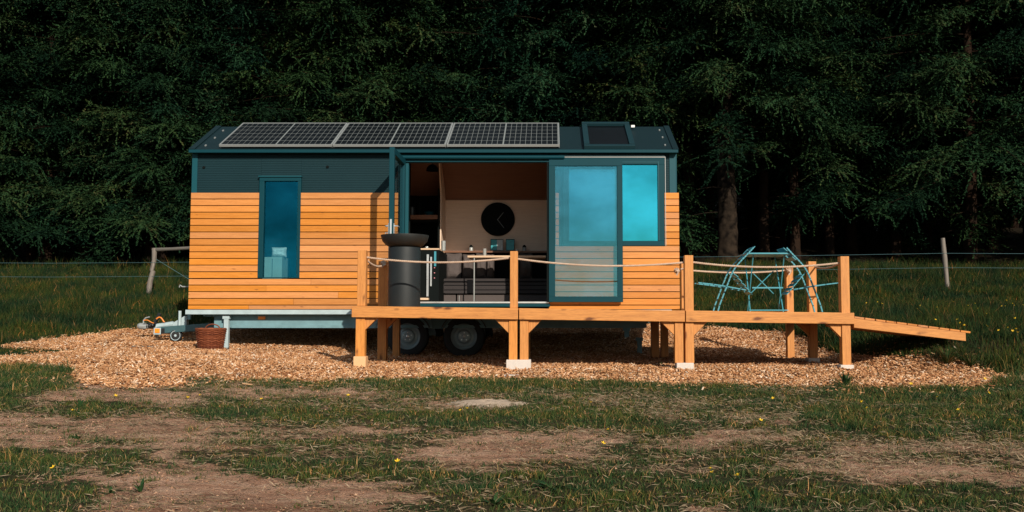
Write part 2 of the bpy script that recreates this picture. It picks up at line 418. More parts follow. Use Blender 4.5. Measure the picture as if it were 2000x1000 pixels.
# ---------------------------------------------------------------- grass, straw, chips
def blades(x, y, h, w, rs, lean=.45):
    n = len(x); z = gz(x, y)-.012
    a = rs.uniform(0, 2*PI, n); ux, uy = np.cos(a), np.sin(a)
    b = rs.uniform(0, 2*PI, n); k = h*lean*rs.uniform(.15, 1.3, n); lx, ly = np.cos(b)*k, np.sin(b)*k
    hz = np.sqrt(np.maximum(h*h-(k*.8)**2, (h*.25)**2))
    P0 = np.stack([x, y, z], 1); S = np.stack([ux*w/2, uy*w/2, 0*w], 1)
    P1 = np.stack([x+lx*.32, y+ly*.32, z+hz*.58], 1); P2 = np.stack([x+lx, y+ly, z+hz], 1)
    V = np.stack([P0-S, P0+S, P1+S*.75, P1-S*.75, P2], 1).reshape(-1, 3)
    base = (np.arange(n)*5)[:, None]
    Fq = (base+np.array([0, 1, 2, 3, 3, 2, 4])[None]).ravel()
    per = np.tile([4, 3], n)
    return V, Fq, per
def in_view(x, y, m=210):
    z = gz(x, y); px, py = proj(x, y, z); return (px > -m*2) & (px < 2000+m*2.2) & (py < 1000+m*.6)
def make_grass():
    rs = np.random.RandomState(11)
    # trampled foreground turf
    n = 1300000
    y = 4.6+(11.3-4.6)*rs.uniform(0, 1, n)**.9; x = rs.uniform(-8.8, 8.6, n)
    k = in_view(x, y); x, y = x[k], y[k]
    d = site(x, y); ch = chipmask(x, y)
    k = (rs.uniform(0, 1, len(x)) < np.clip(d**1.2*1.25, .03, 1)) & (~ch | (rs.uniform(0, 1, len(x)) < .004)); x, y, d = x[k], y[k], d[k]
    clump = np.clip(.5+.75*wob(x, y, 2.6), 0, 1.4)
    fine = wob(x+3, y*1.3, 6.5)+.7*wob(x, y, 15.0)
    k = rs.uniform(0, 1, len(x)) < np.clip(.80+.8*fine+.5*d, .08, 1); x, y, d, clump, fine = x[k], y[k], d[k], clump[k], fine[k]
    clump = clump*np.clip(.75+.8*fine, .2, 1.8)
    tall = sst(9.0, 9.9, y)*.5+.35*sst(2, 4, x)*sst(8, 9, y)
    h = (.014+.040*d*(.3+clump)+.05*tall*(.5+clump))*rs.uniform(.5, 1.35, len(x))
    h = np.where(rs.uniform(0, 1, len(x)) < .012, h*2.0, h)
    w = rs.uniform(.003, .0075, len(x))*(1+(y-5)*.09)
    nt_ = 2600; tx = rs.uniform(-7.4, 6.8, nt_); ty = 4.6+6.0*rs.uniform(0, 1, nt_)**.85
    td = site(tx, ty); k = (rs.uniform(0, 1, nt_) < .10+.9*td) & ~chipmask(tx, ty) & in_view(tx, ty, 20); tx, ty, td = tx[k], ty[k], td[k]
    nb_ = rs.randint(25, 85, len(tx)); rad = rs.uniform(.02, .06, len(tx)); hh = rs.uniform(.035, .10, len(tx))*(.55+.6*td)
    ix = np.repeat(np.arange(len(tx)), nb_); gx_ = tx[ix]+rs.normal(0, 1, len(ix))*rad[ix]; gy_ = ty[ix]+rs.normal(0, 1, len(ix))*rad[ix]
    x = np.concatenate([x, gx_]); y = np.concatenate([y, gy_]); h = np.concatenate([h, hh[ix]*rs.uniform(.5, 1.2, len(ix))]); w = np.concatenate([w, rs.uniform(.003, .008, len(ix))])
    V, Fq, per = blades(x, y, h, w, rs, 1.15)
    o = new_obj('grass', fast_mesh('grass', V, Fq, per, M['grass'])); tag(o, 'patchy short dark green grass growing through the bare foreground soil', 'grass', kind='stuff')
    # long grass on the bank behind, and round the platform
    n = 900000
    y = 10.9+(27-10.9)*rs.uniform(0, 1, n)**1.1; x = rs.uniform(-20, 19.5, n)
    k = in_view(x, y); x, y = x[k], y[k]
    under = (x > -5.4) & (x < 2.6) & (y > 11) & (y < 17.2)
    hidden = (x > -5.6) & (x < 2.3) & (y > 17.2) & (y < 22.5)
    deckarea = (x > 1.5) & (x < 3.85) & (y > 10.9) & (y < 14.6)
    ramp = (x > 3.5) & (x < 5.25) & (y > 11.3) & (y < 12.5)
    ch = chipmask(x, y)
    k = ~under & ~hidden & ~deckarea & ~ch & (rs.uniform(0, 1, len(x)) < np.where(y > 24, 1-sst(24, 27, y)*.8, 1)); x, y = x[k], y[k]
    ramp = (x > 3.5) & (x < 5.25) & (y > 11.3) & (y < 12.5)
    mown = (1-sst(17.3, 19.6, y+.6*wob(x, y, .6)))*sst(-9.5, -7.5, x)*(x < 0)
    h = (.13+.20*np.clip(.45+.9*wob(x, y, .9)+.5*wob(x, y, 3.1), 0, 1.5)+.10*sst(20, 24, y))*rs.uniform(.45, 1.25, len(x))
    h *= (1-.68*mown); h = np.where(y < 12.5, h*.62, h); h = np.where(ramp, np.minimum(h, .10), h); h = np.where((x > 4.3) & (x < 5.6) & (y < 11.3), h*1.9, h)
    h = np.where((x > 1.5) & (y < 16.5) & (x < 4), h*.6, h)
    w = rs.uniform(.006, .011, len(x))*(1+(y-11)*.045)
    V, Fq, per = blades(x, y, h, w, rs, .55)
    o = new_obj('bank_grass', fast_mesh('bank_grass', V, Fq, per, M['bank_grass'])); tag(o, 'long dark meadow grass on the bank between the cabin and the forest', 'long grass', kind='stuff')
    # straw lying on soil
    n = 95000
    x = rs.uniform(-7.6, 7, n); y = 4.6+6.2*rs.uniform(0, 1, n); k = in_view(x, y); x, y = x[k], y[k]
    d = site(x, y); ch = chipmask(x, y)
    pr = np.exp(-((d-.42)/.30)**2)*(.55+.45*sst(-2, 2.5, x)); k = (rs.uniform(0, 1, len(x)) < pr) & ~ch; x, y = x[k], y[k]; n = len(x)
    a = rs.normal(0, .75, n); L = rs.uniform(.02, .085, n); w = rs.uniform(.0008, .0019, n); z = gz(x, y)+rs.uniform(.008, .03, n)
    dx, dy = np.cos(a)*L/2, np.sin(a)*L/2; dz = rs.normal(0, .008, n); nx, ny = -np.sin(a)*w, np.cos(a)*w
    V = np.stack([np.stack([x-dx-nx, y-dy-ny, z-dz], 1), np.stack([x+dx-nx, y+dy-ny, z+dz], 1), np.stack([x+dx+nx, y+dy+ny, z+dz], 1), np.stack([x-dx+nx, y-dy+ny, z-dz], 1),
                  np.stack([x, y, z+w*1.4+.002], 1)], 1).reshape(-1, 3)
    Fq = ((np.arange(n)*5)[:, None]+np.array([0, 1, 4, 1, 2, 4, 2, 3, 4, 3, 0, 4])[None]).ravel()
    o = new_obj('dry_straw', fast_mesh('dry_straw', V, Fq, 3, M['straw'])); tag(o, 'pale dry grass stalks lying flat on the worn soil', 'straw', kind='stuff')
def make_chips():
    rs = np.random.RandomState(5)
    n = 230000
    x = rs.uniform(-9.6, 6.2, n); y = 9.3+(18-9.3)*rs.uniform(0, 1, n)
    k = in_view(x, y); x, y = x[k], y[k]
    thin = chipmask(x, y); near = chipmask(x+rs.normal(0, .3, len(x)), y+rs.normal(0, .22, len(y))) & (rs.uniform(0, 1, len(x)) < .28)
    k = thin | near; x, y = x[k], y[k]; n = len(x)
    L = rs.uniform(.010, .034, n)*np.where(rs.uniform(0, 1, n) < .04, 1.9, 1); w = rs.uniform(.0035, .0095, n); t = rs.uniform(.002, .005, n)
    a = rs.uniform(0, PI, n); tilt = rs.normal(0, .38, n); roll = rs.normal(0, .45, n)
    z = gz(x, y)+rs.uniform(.002, .035, n)
    A = np.stack([np.cos(a)*np.cos(tilt), np.sin(a)*np.cos(tilt), np.sin(tilt)], 1)
    B0 = np.stack([-np.sin(a), np.cos(a), 0*a], 1); C0 = np.cross(A, B0)
    B = B0*np.cos(roll)[:, None]+C0*np.sin(roll)[:, None]; Cc = np.cross(A, B)
    A *= L[:, None]; B *= w[:, None]; Cc *= t[:, None]; P = np.stack([x, y, z], 1)
    V = np.stack([P-A-B-Cc, P+A-B*.8-Cc, P+A+B*.8-Cc, P-A+B-Cc, P-A-B+Cc, P+A*.95-B*.8+Cc, P+A*.95+B*.8+Cc, P-A+B+Cc], 1).reshape(-1, 3)
    fs = np.array([0, 3, 2, 1, 4, 5, 6, 7, 0, 1, 5, 4, 1, 2, 6, 5, 2, 3, 7, 6, 3, 0, 4, 7])
    Fq = ((np.arange(n)*8)[:, None]+fs[None]).ravel()
    o = new_obj('wood_chips', fast_mesh('wood_chips', V, Fq, 4, M['chips'])); tag(o, 'orange brown wood chip mulch spread under and in front of the cabin', 'wood chips', kind='stuff')
def make_crumbs():
    rs = np.random.RandomState(8); n = 60000
    x = rs.uniform(-7.6, 7, n); y = 4.6+6.2*rs.uniform(0, 1, n); k = in_view(x, y); x, y = x[k], y[k]
    k = (rs.uniform(0, 1, len(x)) < np.clip(1.1-site(x, y)*1.3+.5*wob(x, y, 3), 0, 1)) & ~chipmask(x, y); x, y = x[k], y[k]; n = len(x)
    r = np.abs(rs.normal(0, .0034, n))+.0018; z = gz(x, y)+r*.3
    dirs = np.array([[1, 0, 0], [-.3, .9, 0], [-.7, -.8, 0], [0, .1, .9], [.1, 0, -.9]])
    V = np.stack([x, y, z], 1)[:, None, :]+dirs[None]*(r[:, None, None]*rs.uniform(.6, 1.5, (n, 5, 1)))
    fs = np.array([0, 1, 3, 1, 2, 3, 2, 0, 3, 1, 0, 4, 2, 1, 4, 0, 2, 4])
    Fq = ((np.arange(n)*5)[:, None]+fs[None]).ravel()
    m = island('soil_crumb', [(0, (.12, .06, .035)), (.5, (.30, .165, .10)), (1, (.50, .31, .205))], .95, .05)
    o = new_obj('soil_crumbs', fast_mesh('soil_crumbs', V.reshape(-1, 3), Fq, 3, m)); tag(o, 'small crumbs of brown earth scattered on the bare soil', 'soil', kind='stuff')
make_grass(); make_chips(); make_crumbs()
# ---------------------------------------------------------------- forest
def spruce(seed, H, base, R, dens_=1.0):
    rs = np.random.RandomState(seed); C = []; T = MB(); UP = np.array([0, 0, 1.])
    trunk_r = .19*H/14
    pts = [(0.04*math.sin(i*.9+seed), .04*math.cos(i*.7), i*H/12-.3) for i in range(13)]
    trunk_r *= .8; T.tube(pts, [max(.015, trunk_r*(1-i/12.5)**.85*(1.25 if i == 0 else 1)) for i in range(13)], 9)
    TN = []; z = base
    while z < H-.3:
        nb = rs.randint(6, 10); a0 = rs.uniform(0, 6.28)
        for b in range(nb):
            az = a0+b*2*PI/nb+rs.normal(0, .25); zz = z+rs.uniform(-.2, .2)
            L = R*((H-zz)/(H-base))**.5*rs.uniform(.55, 1.2)+.2
            droop = rs.uniform(.15, .55); lift = rs.uniform(-.05, .2)
            if zz < base+1.2: droop += .15
            m = max(5, int(L/.2)); t = np.linspace(0, 1, m)
            d = np.array([math.cos(az), math.sin(az), 0]); sd = np.array([-math.sin(az), math.cos(az), 0])
            P = d[None]*(L*t)[:, None]+sd[None]*(rs.normal(0, .14)*L*t*t)[:, None]+UP[None]*(zz+L*(lift*t-droop*t*t+.14*t**4))[:, None]
            T.tube([tuple(p) for p in P[::2]]+[tuple(P[-1])], [max(.004, .020*(1-.85*i/len(P[::2]))) for i in range(len(P[::2])+1)], 4, False)
            bt = rs.uniform(.0, .8)
            # tufts: bunches of short sprays sitting on the branch, larger towards its outer half
            s = .10+.1*rs.rand()
            while s < 1.02:
                i = min(m-2, int(s*(m-1))); fr = s*(m-1)-i; p = P[i]*(1-fr)+P[i+1]*fr
                size = (.13+.33*math.sin(PI*min(.95, .02+s*.62)))*rs.uniform(.6, 1.4)*min(1.15, L/2+.3)
                ctr = p+sd*rs.normal(0, .24*min(1, L/2))*(.25+s)+UP*rs.uniform(-.12, .05)
                tt = np.clip(bt+rs.normal(.1, .16), 0, 1)
                for q in range(rs.randint(6, 9)):
                    dd = d*rs.uniform(.1, 1.)+sd*rs.normal(0, .75)+UP*rs.uniform(-.55, .3); dd /= np.linalg.norm(dd)
                    tl = size*rs.uniform(.7, 1.5); kq = max(3, int(tl/.030*dens_)); u = (np.arange(kq)+rs.rand(kq)*.8)/kq
                    Q = ctr[None]+dd[None]*(u*tl)[:, None]-UP[None]*(tl*rs.uniform(.05, .45)*u**2)[:, None]
                    lat = rs.normal(0, 1, (kq, 3)); lat[:, 2] = lat[:, 2]*.5-.3
                    ax = dd[None]*rs.uniform(.4, 1.0, (kq, 1))+lat*.42; ax /= np.linalg.norm(ax, axis=1)[:, None]
                    rr = rs.normal(0, .28, (kq, 3))+UP[None]+d[None]*.45; bx = np.cross(ax, rr); bx /= np.linalg.norm(bx, axis=1)[:, None]+1e-9
                    ln = (rs.uniform(.06, .13, kq)*(1-.3*u))[:, None]; wd = rs.uniform(.012, .026, kq)[:, None]
                    C.append(np.stack([Q-ax*ln*.2, Q+ax*ln*.35+bx*wd, Q+ax*ln, Q+ax*ln*.35-bx*wd], 1)); TN.append(np.full(kq*4, np.clip(tt+rs.normal(0, .08), 0, 1)))
                s += rs.uniform(.10, .17)/L
        z += rs.uniform(.46, .84)
    # dead lower limbs
    for k in range(26):
        zz = rs.uniform(.8, base+.4) if k < 9 else rs.uniform(base, H*.6); az = rs.uniform(0, 6.28); L = rs.uniform(.4, 1.3) if k < 9 else R*rs.uniform(.8, 1.12); d = (math.cos(az), math.sin(az))
        T.tube([(d[0]*L*q, d[1]*L*q, zz-.12*L*q*q-.05*q) for q in (0, .35, .7, 1)], [.016, .012, .008, .003], 4, False)
    V = np.concatenate(C).reshape(-1, 3); n = len(V)//4
    me = fast_mesh('crown', V, np.arange(n*4), 4, M['needle']); at = me.attributes.new('tone', 'FLOAT', 'POINT'); at.data.foreach_set('value', np.concatenate(TN).astype(np.float32))
    return me, T
SPR = []
for sd, H, base, R in ((1, 15.5, 2.2, 3.1), (2, 14.2, 1.8, 2.8), (3, 16.5, 2.4, 3.2), (4, 15, 2.9, 2.9), (5, 14.8, 2.0, 2.6), (6, 16.0, 4.6, 2.5)):
    cr, T = spruce(sd, H, base, R)
    me = bpy.data.meshes.new('trunk'); me.from_pydata([tuple(v) for v in T.v], [], T.f); me.materials.append(M['bark']); me.polygons.foreach_set('use_smooth', [True]*len(me.polygons))
    SPR.append((cr, me))
T=None; print('crown faces', [len(c.polygons) for c, _ in SPR])
def put_tree(k, x, y, s, rz, label, group, name='spruce_tree', sink=.1):
    r = thing(name, label, 'spruce tree', (x, y, float(gz(x, y))-sink), group)
    r.rotation_euler = (random.uniform(-.025, .025), random.uniform(-.025, .025), rz); r.scale = (s, s, s*random.uniform(.95, 1.08))
    t = bpy.data.objects.new('trunk', SPR[k][1]); COL.objects.link(t); t.parent = r
    c = bpy.data.objects.new('crown', SPR[k][0]); COL.objects.link(c); c.parent = r
    return r
rt = random.Random(21)
for px in (-90, 60, 185, 300, 400, 520, 640, 760, 880, 1000, 1120, 1240, 1335, 1500, 1640, 1760, 1880, 2010, 2120):
    y = 27.8+rt.uniform(-1.3, 1.6); x = (px-CX+rt.uniform(-20, 20))/F*y
    if px < 360: lab, grp, ks = 'dark green spruce in the front row of the forest left of the cabin', 'front row spruces left of the cabin', (0, 1, 4)
    elif px < 1290: lab, grp, ks = 'dark green spruce rising straight behind the cabin roof', 'front row spruces behind the cabin', (0, 2, 1, 4)
    elif px < 1600: lab, grp, ks = 'high crowned spruce behind the platform with the folding chairs', 'high crowned spruces behind the platform', (5,); y += .3
    else: lab, grp, ks = 'dark green spruce in the front row of the forest right of the platform', 'front row spruces right of the platform', (2, 3, 0)
    put_tree(rt.choice(ks), x, y, rt.uniform(.92, 1.1), rt.uniform(0, 6.28), lab, grp)
for row, (yy, sp) in enumerate(((31.0, 2.5), (34.2, 2.7), (38.0, 2.9), (42.0, 2.9), (46.0, 2.9))):
    x = -22-row*2.2+rt.uniform(0, 1)
    while x < 18+row*2.6:
        put_tree(rt.choice((5, 5, 3) if row < 2 else (0, 1, 2, 4)), x, yy+rt.uniform(-.9, .9), rt.uniform(.95, 1.15), rt.uniform(0, 6.28),
                 'shaded spruce standing deeper inside the dark forest', 'spruces deeper in the forest')
        x += sp*rt.uniform(.8, 1.2)
# the thick trunk in the gap right of the cabin, its sunlit patches painted pale
def big_trunk(px, y, r, label, hgt=9, lift=-1.3, bark='bark'):
    x = (px-CX)/F*y; z0 = float(gz(x, y))
    o = thing('spruce_tree', label, 'spruce tree', (x, y, z0-.1))
    n = 22; V = []; m = 26; rs = np.random.RandomState(int(px)); mb = MB()
    ph = rs.uniform(0, 6, 6)
    for j in range(m+1):
        zz = hgt*(j/m)**1.3
        fl = 1+.55*math.exp(-zz/.35)
        for k in range(n):
            t = 2*PI*k/n; rr = r*fl*(1-.03*zz)*(1+.06*math.sin(3*t+ph[0]+zz*.7)+.04*math.sin(7*t+ph[1]+zz*2)+.03*rs.normal())
            V.append((x+rr*math.cos(t)+.03*math.sin(zz), y+rr*math.sin(t), z0-.1+zz))
    mb.v = V; mb.f = [(j*n+k, j*n+(k+1) % n, (j+1)*n+(k+1) % n, (j+1)*n+k) for j in range(m) for k in range(n)]
    for k in range(10):
        zz = rs.uniform(1.2, 5); az = rs.uniform(0, 6.28); L = rs.uniform(.4, 1.2)
        mb.tube([(x+math.cos(az)*(r*.8+L*q), y+math.sin(az)*(r*.8+L*q), z0+zz-.15*q*q) for q in (0, .4, .75, 1)], [.02, .014, .009, .003], 5, False)
    mb.build('trunk', M[bark], o, smooth=True)
    c = bpy.data.objects.new('crown', SPR[3][0]); COL.objects.link(c); c.parent = o; c.location = (0, 0, lift); c.rotation_euler = (0, 0, px)
big_trunk(1421, 25.9, .27, 'old spruce with sunlit patches painted on its thick trunk right of the cabin', 5.5, 1.9, 'bark_sunlit')
big_trunk(1552, 28.0, .15, 'slender straight spruce trunk in the dark gap behind the folding chairs', 6, .8)
big_trunk(86, 28.4, .16, 'brownish bare spruce trunk at the left edge of the forest')
big_trunk(290, 28.6, .13, 'brown spruce trunk behind the wooden fence post')

# ---------------------------------------------------------------- mobile cabin
YF = 14.0                                    # metal wall face
YC = 13.95                                   # cladding face
YB = 16.4                                    # back wall
def X(px, Y=YF, py=500): return WX(px, py, Y)
def Z(py, Y=YF, px=1000): return WZ(py, Y, px)
XL = X(377, YF, 330); XR = X(1320, YF, 330)
ze = Z(292, 13.9); YR = 15.0; zr = Z(247.5, YR)
zbot = Z(604, YC); zclad = Z(376.5, YC)
xw0, xw1 = X(507), X(586); zw0, zw1 = Z(544), Z(347)
xo0, xo1 = X(779), X(1110)                   # door opening
xr0, xr1 = X(1100), X(1299); zr0, zr1 = Z(480.5), Z(303)
H = thing('tiny_house', 'mobile tiny house with orange timber cladding, teal metal and solar panels', 'tiny house', (X(850), 15.2, float(gz(-1.5, 15))))
# upper ribbed metal wall
mb = MB()
def ribbed(x0, x1, z0, z1, y=YF):
    p = .0262; n = max(1, int((z1-z0)/p)); prof = [(y+.05, z0), (y, z0)]
    for i in range(n):
        a = z0+(z1-z0)*i/n; b = z0+(z1-z0)*(i+1)/n
        prof += [(y, a+.002), (y, b-.007), (y+.006, b-.005), (y+.006, b-.001)]
    prof += [(y, z1), (y+.05, z1)]
    mb.prismx(prof, x0, x1)
ribbed(XL, xw0, zclad-.02, ze-.03); ribbed(xw0+.002, xw1-.002, zw1, ze-.03); ribbed(xw1, xo0, zclad-.02, ze-.03); mb.build('metal_wall', M['panel'], H); mb = MB(); ribbed(xr1, XR-.05, zclad-.02, ze-.03)
mb.build('metal_wall', M['panel'], H)
# structural walls
mb = MB()
zf = Z(598, YF)
mb.box(XL+.01, xw0, YF+.05, YF+.12, zbot, ze-.02); mb.box(xw0, xw1, YF+.05, YF+.12, zbot, zw0); mb.box(xw0, xw1, YF+.05, YF+.12, zw1, ze-.02)
mb.box(xw1, xo0, YF+.05, YF+.12, zbot, ze-.02); mb.box(xo0, xr0-.01, YF+.05, YF+.12, Z(303), ze-.02)
mb.box(X(1072), xr0, YF+.052, YF+.122, zbot, Z(303)); mb.box(xr0, xr1, YF+.05, YF+.12, zbot, zr0); mb.box(xr0, xr1, YF+.05, YF+.12, zr1, ze-.02); mb.box(xr1, XR-.01, YF+.05, YF+.12, zbot, ze-.02)
mb.box(XL+.01, XR-.01, YB, YB+.1, zbot, ze)
for xa, xb in ((XL, XL+.09), (XR-.09, XR)):
    mb.prismx([(YF+.05, zbot), (YF+.05, ze-.02), (YR, zr-.04), (YR+.35, zr-.04), (YB+.1, ze-.02), (YB+.1, zbot)], xa, xb)
mb.build('wall', M['soffit'], H)
# timber cladding boards
mb = MB(); nb = 18; ph = (zclad-zbot)/17.57
def boards(x0, x1, z0, z1, y0=YC, y1=YF-.002):
    k = 0
    while True:
        b = zclad-ph*k; a = b-ph+.0115; k += 1
        if b <= z0+.01: break
        if b > z1+.04: continue
        cuts = [x0, x1]
        if x1-x0 > 2.2:
            j = x0+(x1-x0)*(.22+.56*((k*.618) % 1)); cuts = [x0, j-.0015, j+.0015, x1]
        for q in range(0, len(cuts), 2): mb.box(cuts[q], cuts[q+1], y0, y1-.0004*(k % 2), max(a, z0), min(b, z1))
xcl, xcr = X(370, YC), X(1327, YC)
zsl = Z(481, YC)
boards(xcl, X(504, YC), zw0, zclad)
boards(X(585.5, YC), xo0-.01, zw0, zclad)
boards(xcl, xo0-.01, zbot, zw0-.01)
mb.build('timber_cladding', M['wood_x'], H, bevel=.002); mb = MB()
boards(X(1072), xcr, zbot, zsl); boards(X(1299, YC), xcr, zsl, zclad); boards(X(1085), X(1091.5), zsl, zclad)
mb.build('timber_cladding', M['wood_x'], H, bevel=.002)
mb = MB(); mb2 = MB()
k = 0
while zclad-ph*k > zbot+.05:                 # side returns
    b = zclad-ph*k; a = b-ph+.0115; k += 1
    mb.box(xcl, xcl+.03, YF, YB+.12, a, b); mb2.box(xcr-.03, xcr, YF, YB+.12, a, b)
mb.build('side_cladding', M['wood_x'], H); mb2.build('side_cladding', M['wood_x'], H)
# trims
mb = MB()
mb.box(XL-.01, XL+.07, YF-.012, YF+.03, zclad-.01, ze-.02); mb.box(XL-.012, XL-.0101, YF-.01, YB+.1, zclad-.01, ze-.02)
mb.build('corner_trim', M['teal_trim'], H, bevel=.003); mb = MB()
mb.box(XR-.10, XR, YF-.012, YF+.03, zclad-.01, ze-.02); mb.box(XR+.0001, XR+.012, YF-.01, YB+.1, zclad-.01, ze-.02)
mb.build('corner_trim', M['teal_trim'], H, bevel=.003)
mb = MB(); mb.box(XL-.02, XR+.02, 13.86, 13.93, Z(298, 13.86), Z(292, 13.86)); mb.box(XL-.02, XR+.02, 13.932, YF+.05, Z(293, 13.86)-.03, Z(293, 13.86)-.015)
mb.build('eave_gutter', M['teal'], H, bevel=.004)
# roof
sl = Vector((0, YR-13.9, zr-ze)); SLL = sl.length; sl.normalize(); nrm = Vector((0, -sl.z, sl.y))
mb = MB()
zb2 = ze
mb.prismx([(13.9, ze-.03), (13.9, ze), (YR, zr), (YR+.35, zr), (YB+.15, zb2), (YB+.15, zb2-.03), (YR+.35, zr-.05), (YR, zr-.05)], XL-.02, XR+.02)
ro = mb.build('roof', M['roof'], H)
mb = MB()
for xa, xb in ((XL-.03, XL+.06), (XR-.06, XR+.03)):
    c = lambda t, h: tuple(Vector((0, 13.9, ze))+sl*(SLL*t)+nrm*h)
    p0, p1, p2, p3 = c(-.01, .0), c(-.01, .018), c(1.005, .018), c(1.005, 0)
    MB().prismx([(p[1], p[2]) for p in (p0, p1, p2, p3)], xa, xb).build('verge_trim', M['roof'], ro, bevel=.003)
mb = MB()
def onroof(px, py, h=0):                      # point on the roof slope seen at a pixel
    u = (px-CX)/F; v = (500-py)/F; d = Vector((u, CP-v*SP, SP+v*CP)); o = Vector((0, 13.9, ze))+nrm*h
    t = o.dot(nrm)/d.dot(nrm); return d*t
for px, py in ((436, 256), (420, 270), (402, 285), (1288, 255), (1294, 269), (1299, 284)):
    p = onroof(px, py); MB().obox(p+nrm*.008, (.011, 0, 0), sl*.02, nrm*.008).build('roof_clip', M['alu'], ro)
# solar panels
sx0, sx1 = onroof(421, 289, .06).x, onroof(1094, 289, .06).x
pw = (sx1-sx0)/3
for i in range(3):
    xa, xb = sx0+pw*i+.006, sx0+pw*(i+1)-.006
    o3 = Vector((0, 13.9, ze))+nrm*.035
    def bx(m_, x0, x1, s0, s1, h0, h1):
        vs = []
        for h in (h0, h1):
            for (x, s) in ((x0, s0), (x1, s0), (x1, s1), (x0, s1)):
                p = o3+sl*s+nrm*h; vs.append((x, p.y, p.z))
        m_.hexa(vs)
    s0, s1 = .03, SLL-.01
    pan = MB(); bx(pan, xa+.02, xb-.02, s0+.02, s1-.02, .02, .03); pp = pan.build('solar_panel', M['backsheet'], H)
    fr = MB(); bx(fr, xa, xb, s0-.004, s0+.014, -.0, .036); bx(fr, xa, xb, s1-.016, s1, -.02, .036); bx(fr, xa, xa+.016, s0+.019, s1-.017, -.02, .036); bx(fr, xb-.016, xb, s0+.019, s1-.017, -.02, .036)
    fr.build('frame', M['alu'], pp)
    ce = MB(); nxc, nyc = 10, 6; W0 = (xb-xa-.044)/2
    for hlf in range(2):
        ox = xa+.022+hlf*(W0+.006)-(0 if hlf else .0)
        w1 = W0-.010
        for a in range(nxc):
            for b in range(nyc):
                cw = w1/nxc; chh = (s1-s0-.05)/nyc
                bx(ce, ox+a*cw+.003, ox+(a+1)*cw-.0035, s0+.025+b*chh+.0075, s0+.025+(b+1)*chh-.0075, .0302, .032)
    ce.build('solar_cells', M['cell'], pp)
# skylight
sk = MB()
def skp(px, py, h): return onroof(px, py, h)
a0 = skp(1141, 284, .07); a1 = skp(1241, 284, .07); s_lo = .05; 
def sbox(m_, x0, x1, t0, t1, h0, h1):
    vs = []
    for h in (h0, h1):
        for (x, t) in ((x0, t0), (x1, t0), (x1, t1), (x0, t1)):
            p = Vector((0, 13.9, ze))+sl*t+nrm*h; vs.append((x, p.y, p.z))
    m_.hexa(vs)
tlo = (Vector((0, a0.y, a0.z))-Vector((0, 13.9, ze))).dot(sl); thi = SLL-.01; xa, xb = a0.x, a1.x; fw = .085
sbox(sk, xa, xb, tlo, tlo+fw, .0, .065); sbox(sk, xa, xb, thi-fw, thi+.01, .0, .085); sbox(sk, xa, xa+fw, tlo+fw+.001, thi-fw-.001, 0, .075); sbox(sk, xb-fw, xb, tlo+fw+.001, thi-fw-.001, 0, .075)
sko = MB(); sbox(sko, xa+fw+.002, xb-fw-.002, tlo+fw, thi-fw, .03, .04)
skf = sko.build('skylight', M['cell'], H); sk.build('frame', M['panel'], skf, bevel=.004)
mb = MB(); p = onroof(1236, 247, .05); mb.obox(p, (.03, 0, 0), (0, .02, 0), (0, 0, .02)); mb.build('vent_cap', M['white_cloth'], H, bevel=.005)
mb = MB()
for px, py in ((394, 327), (637, 326)): MB().lathe([(.0, -.012), (.02, -.012), (.022, .0)], (X(px), YF-.003, Z(py)), 12, 'y').build('wall_cap', M['black'], H)
# narrow window
def window(x0, x1, z0, z1, y0, y1, w, name, gl, parent, wt=None, wb=None, wl=None, wr=None, mat='teal'):
    wt = wt or w; wb = wb or w; wl = wl or w; wr = wr or w
    p = MB().box(x0+wl-.005, x1-wr+.005, (y0+y1)/2-.006, (y0+y1)/2+.006, z0+wb-.005, z1-wt+.005)
    fr = MB(); fr.box(x0, x1, y0, y1, z1-wt, z1); fr.box(x0, x1, y0, y1, z0, z0+wb); fr.box(x0, x0+wl, y0, y1, z0+wb, z1-wt); fr.box(x1-wr, x1, y0, y1, z0+wb, z1-wt)
    fo = fr.build(name, M[mat], parent, bevel=.004); p.build('pane', gl, fo)
    return fo
fo = window(xw0-.01, xw1+.01, zw0+.005, zw1, YF-.055, YF+.04, .055, 'narrow_window', M['glass_l'], H, wb=.012, wt=.06, wl=.075, wr=.05)
mb = MB().box(xw0-.022, xw1+.022, YF-.075, YF-.02, zw1+.002, zw1+.02); mb.build('flashing', M['teal_trim'], fo)
# right picture window
fo = window(xr0, xr1, zr0, zr1-.02, YF-.045, YF+.05, .09, 'picture_window', M['glass_r'], H, wt=.13, wr=.10, wb=.075)
mb = MB().box(xr0+.02, xr1+.01, YF-.055, YF+.0, Z(308.6), Z(307.2)); mb.box(xr1+.003, xr1+.011, YF-.055, YF+.0, zr0, Z(308.7)); mb.build('flashing', M['alu'], fo)
inf = MB()
x0, x1, z0, z1 = X(1216), X(1290), zr0+.08, Z(316)
inf.box(x1-.035, x1-.018, YF-.05, YF-.044, z0, z1); inf.box(x0, x1-.036, YF-.05, YF-.044, z1-.02, z1-.006); inf.build('sash_line', M['teal_trim'], fo)
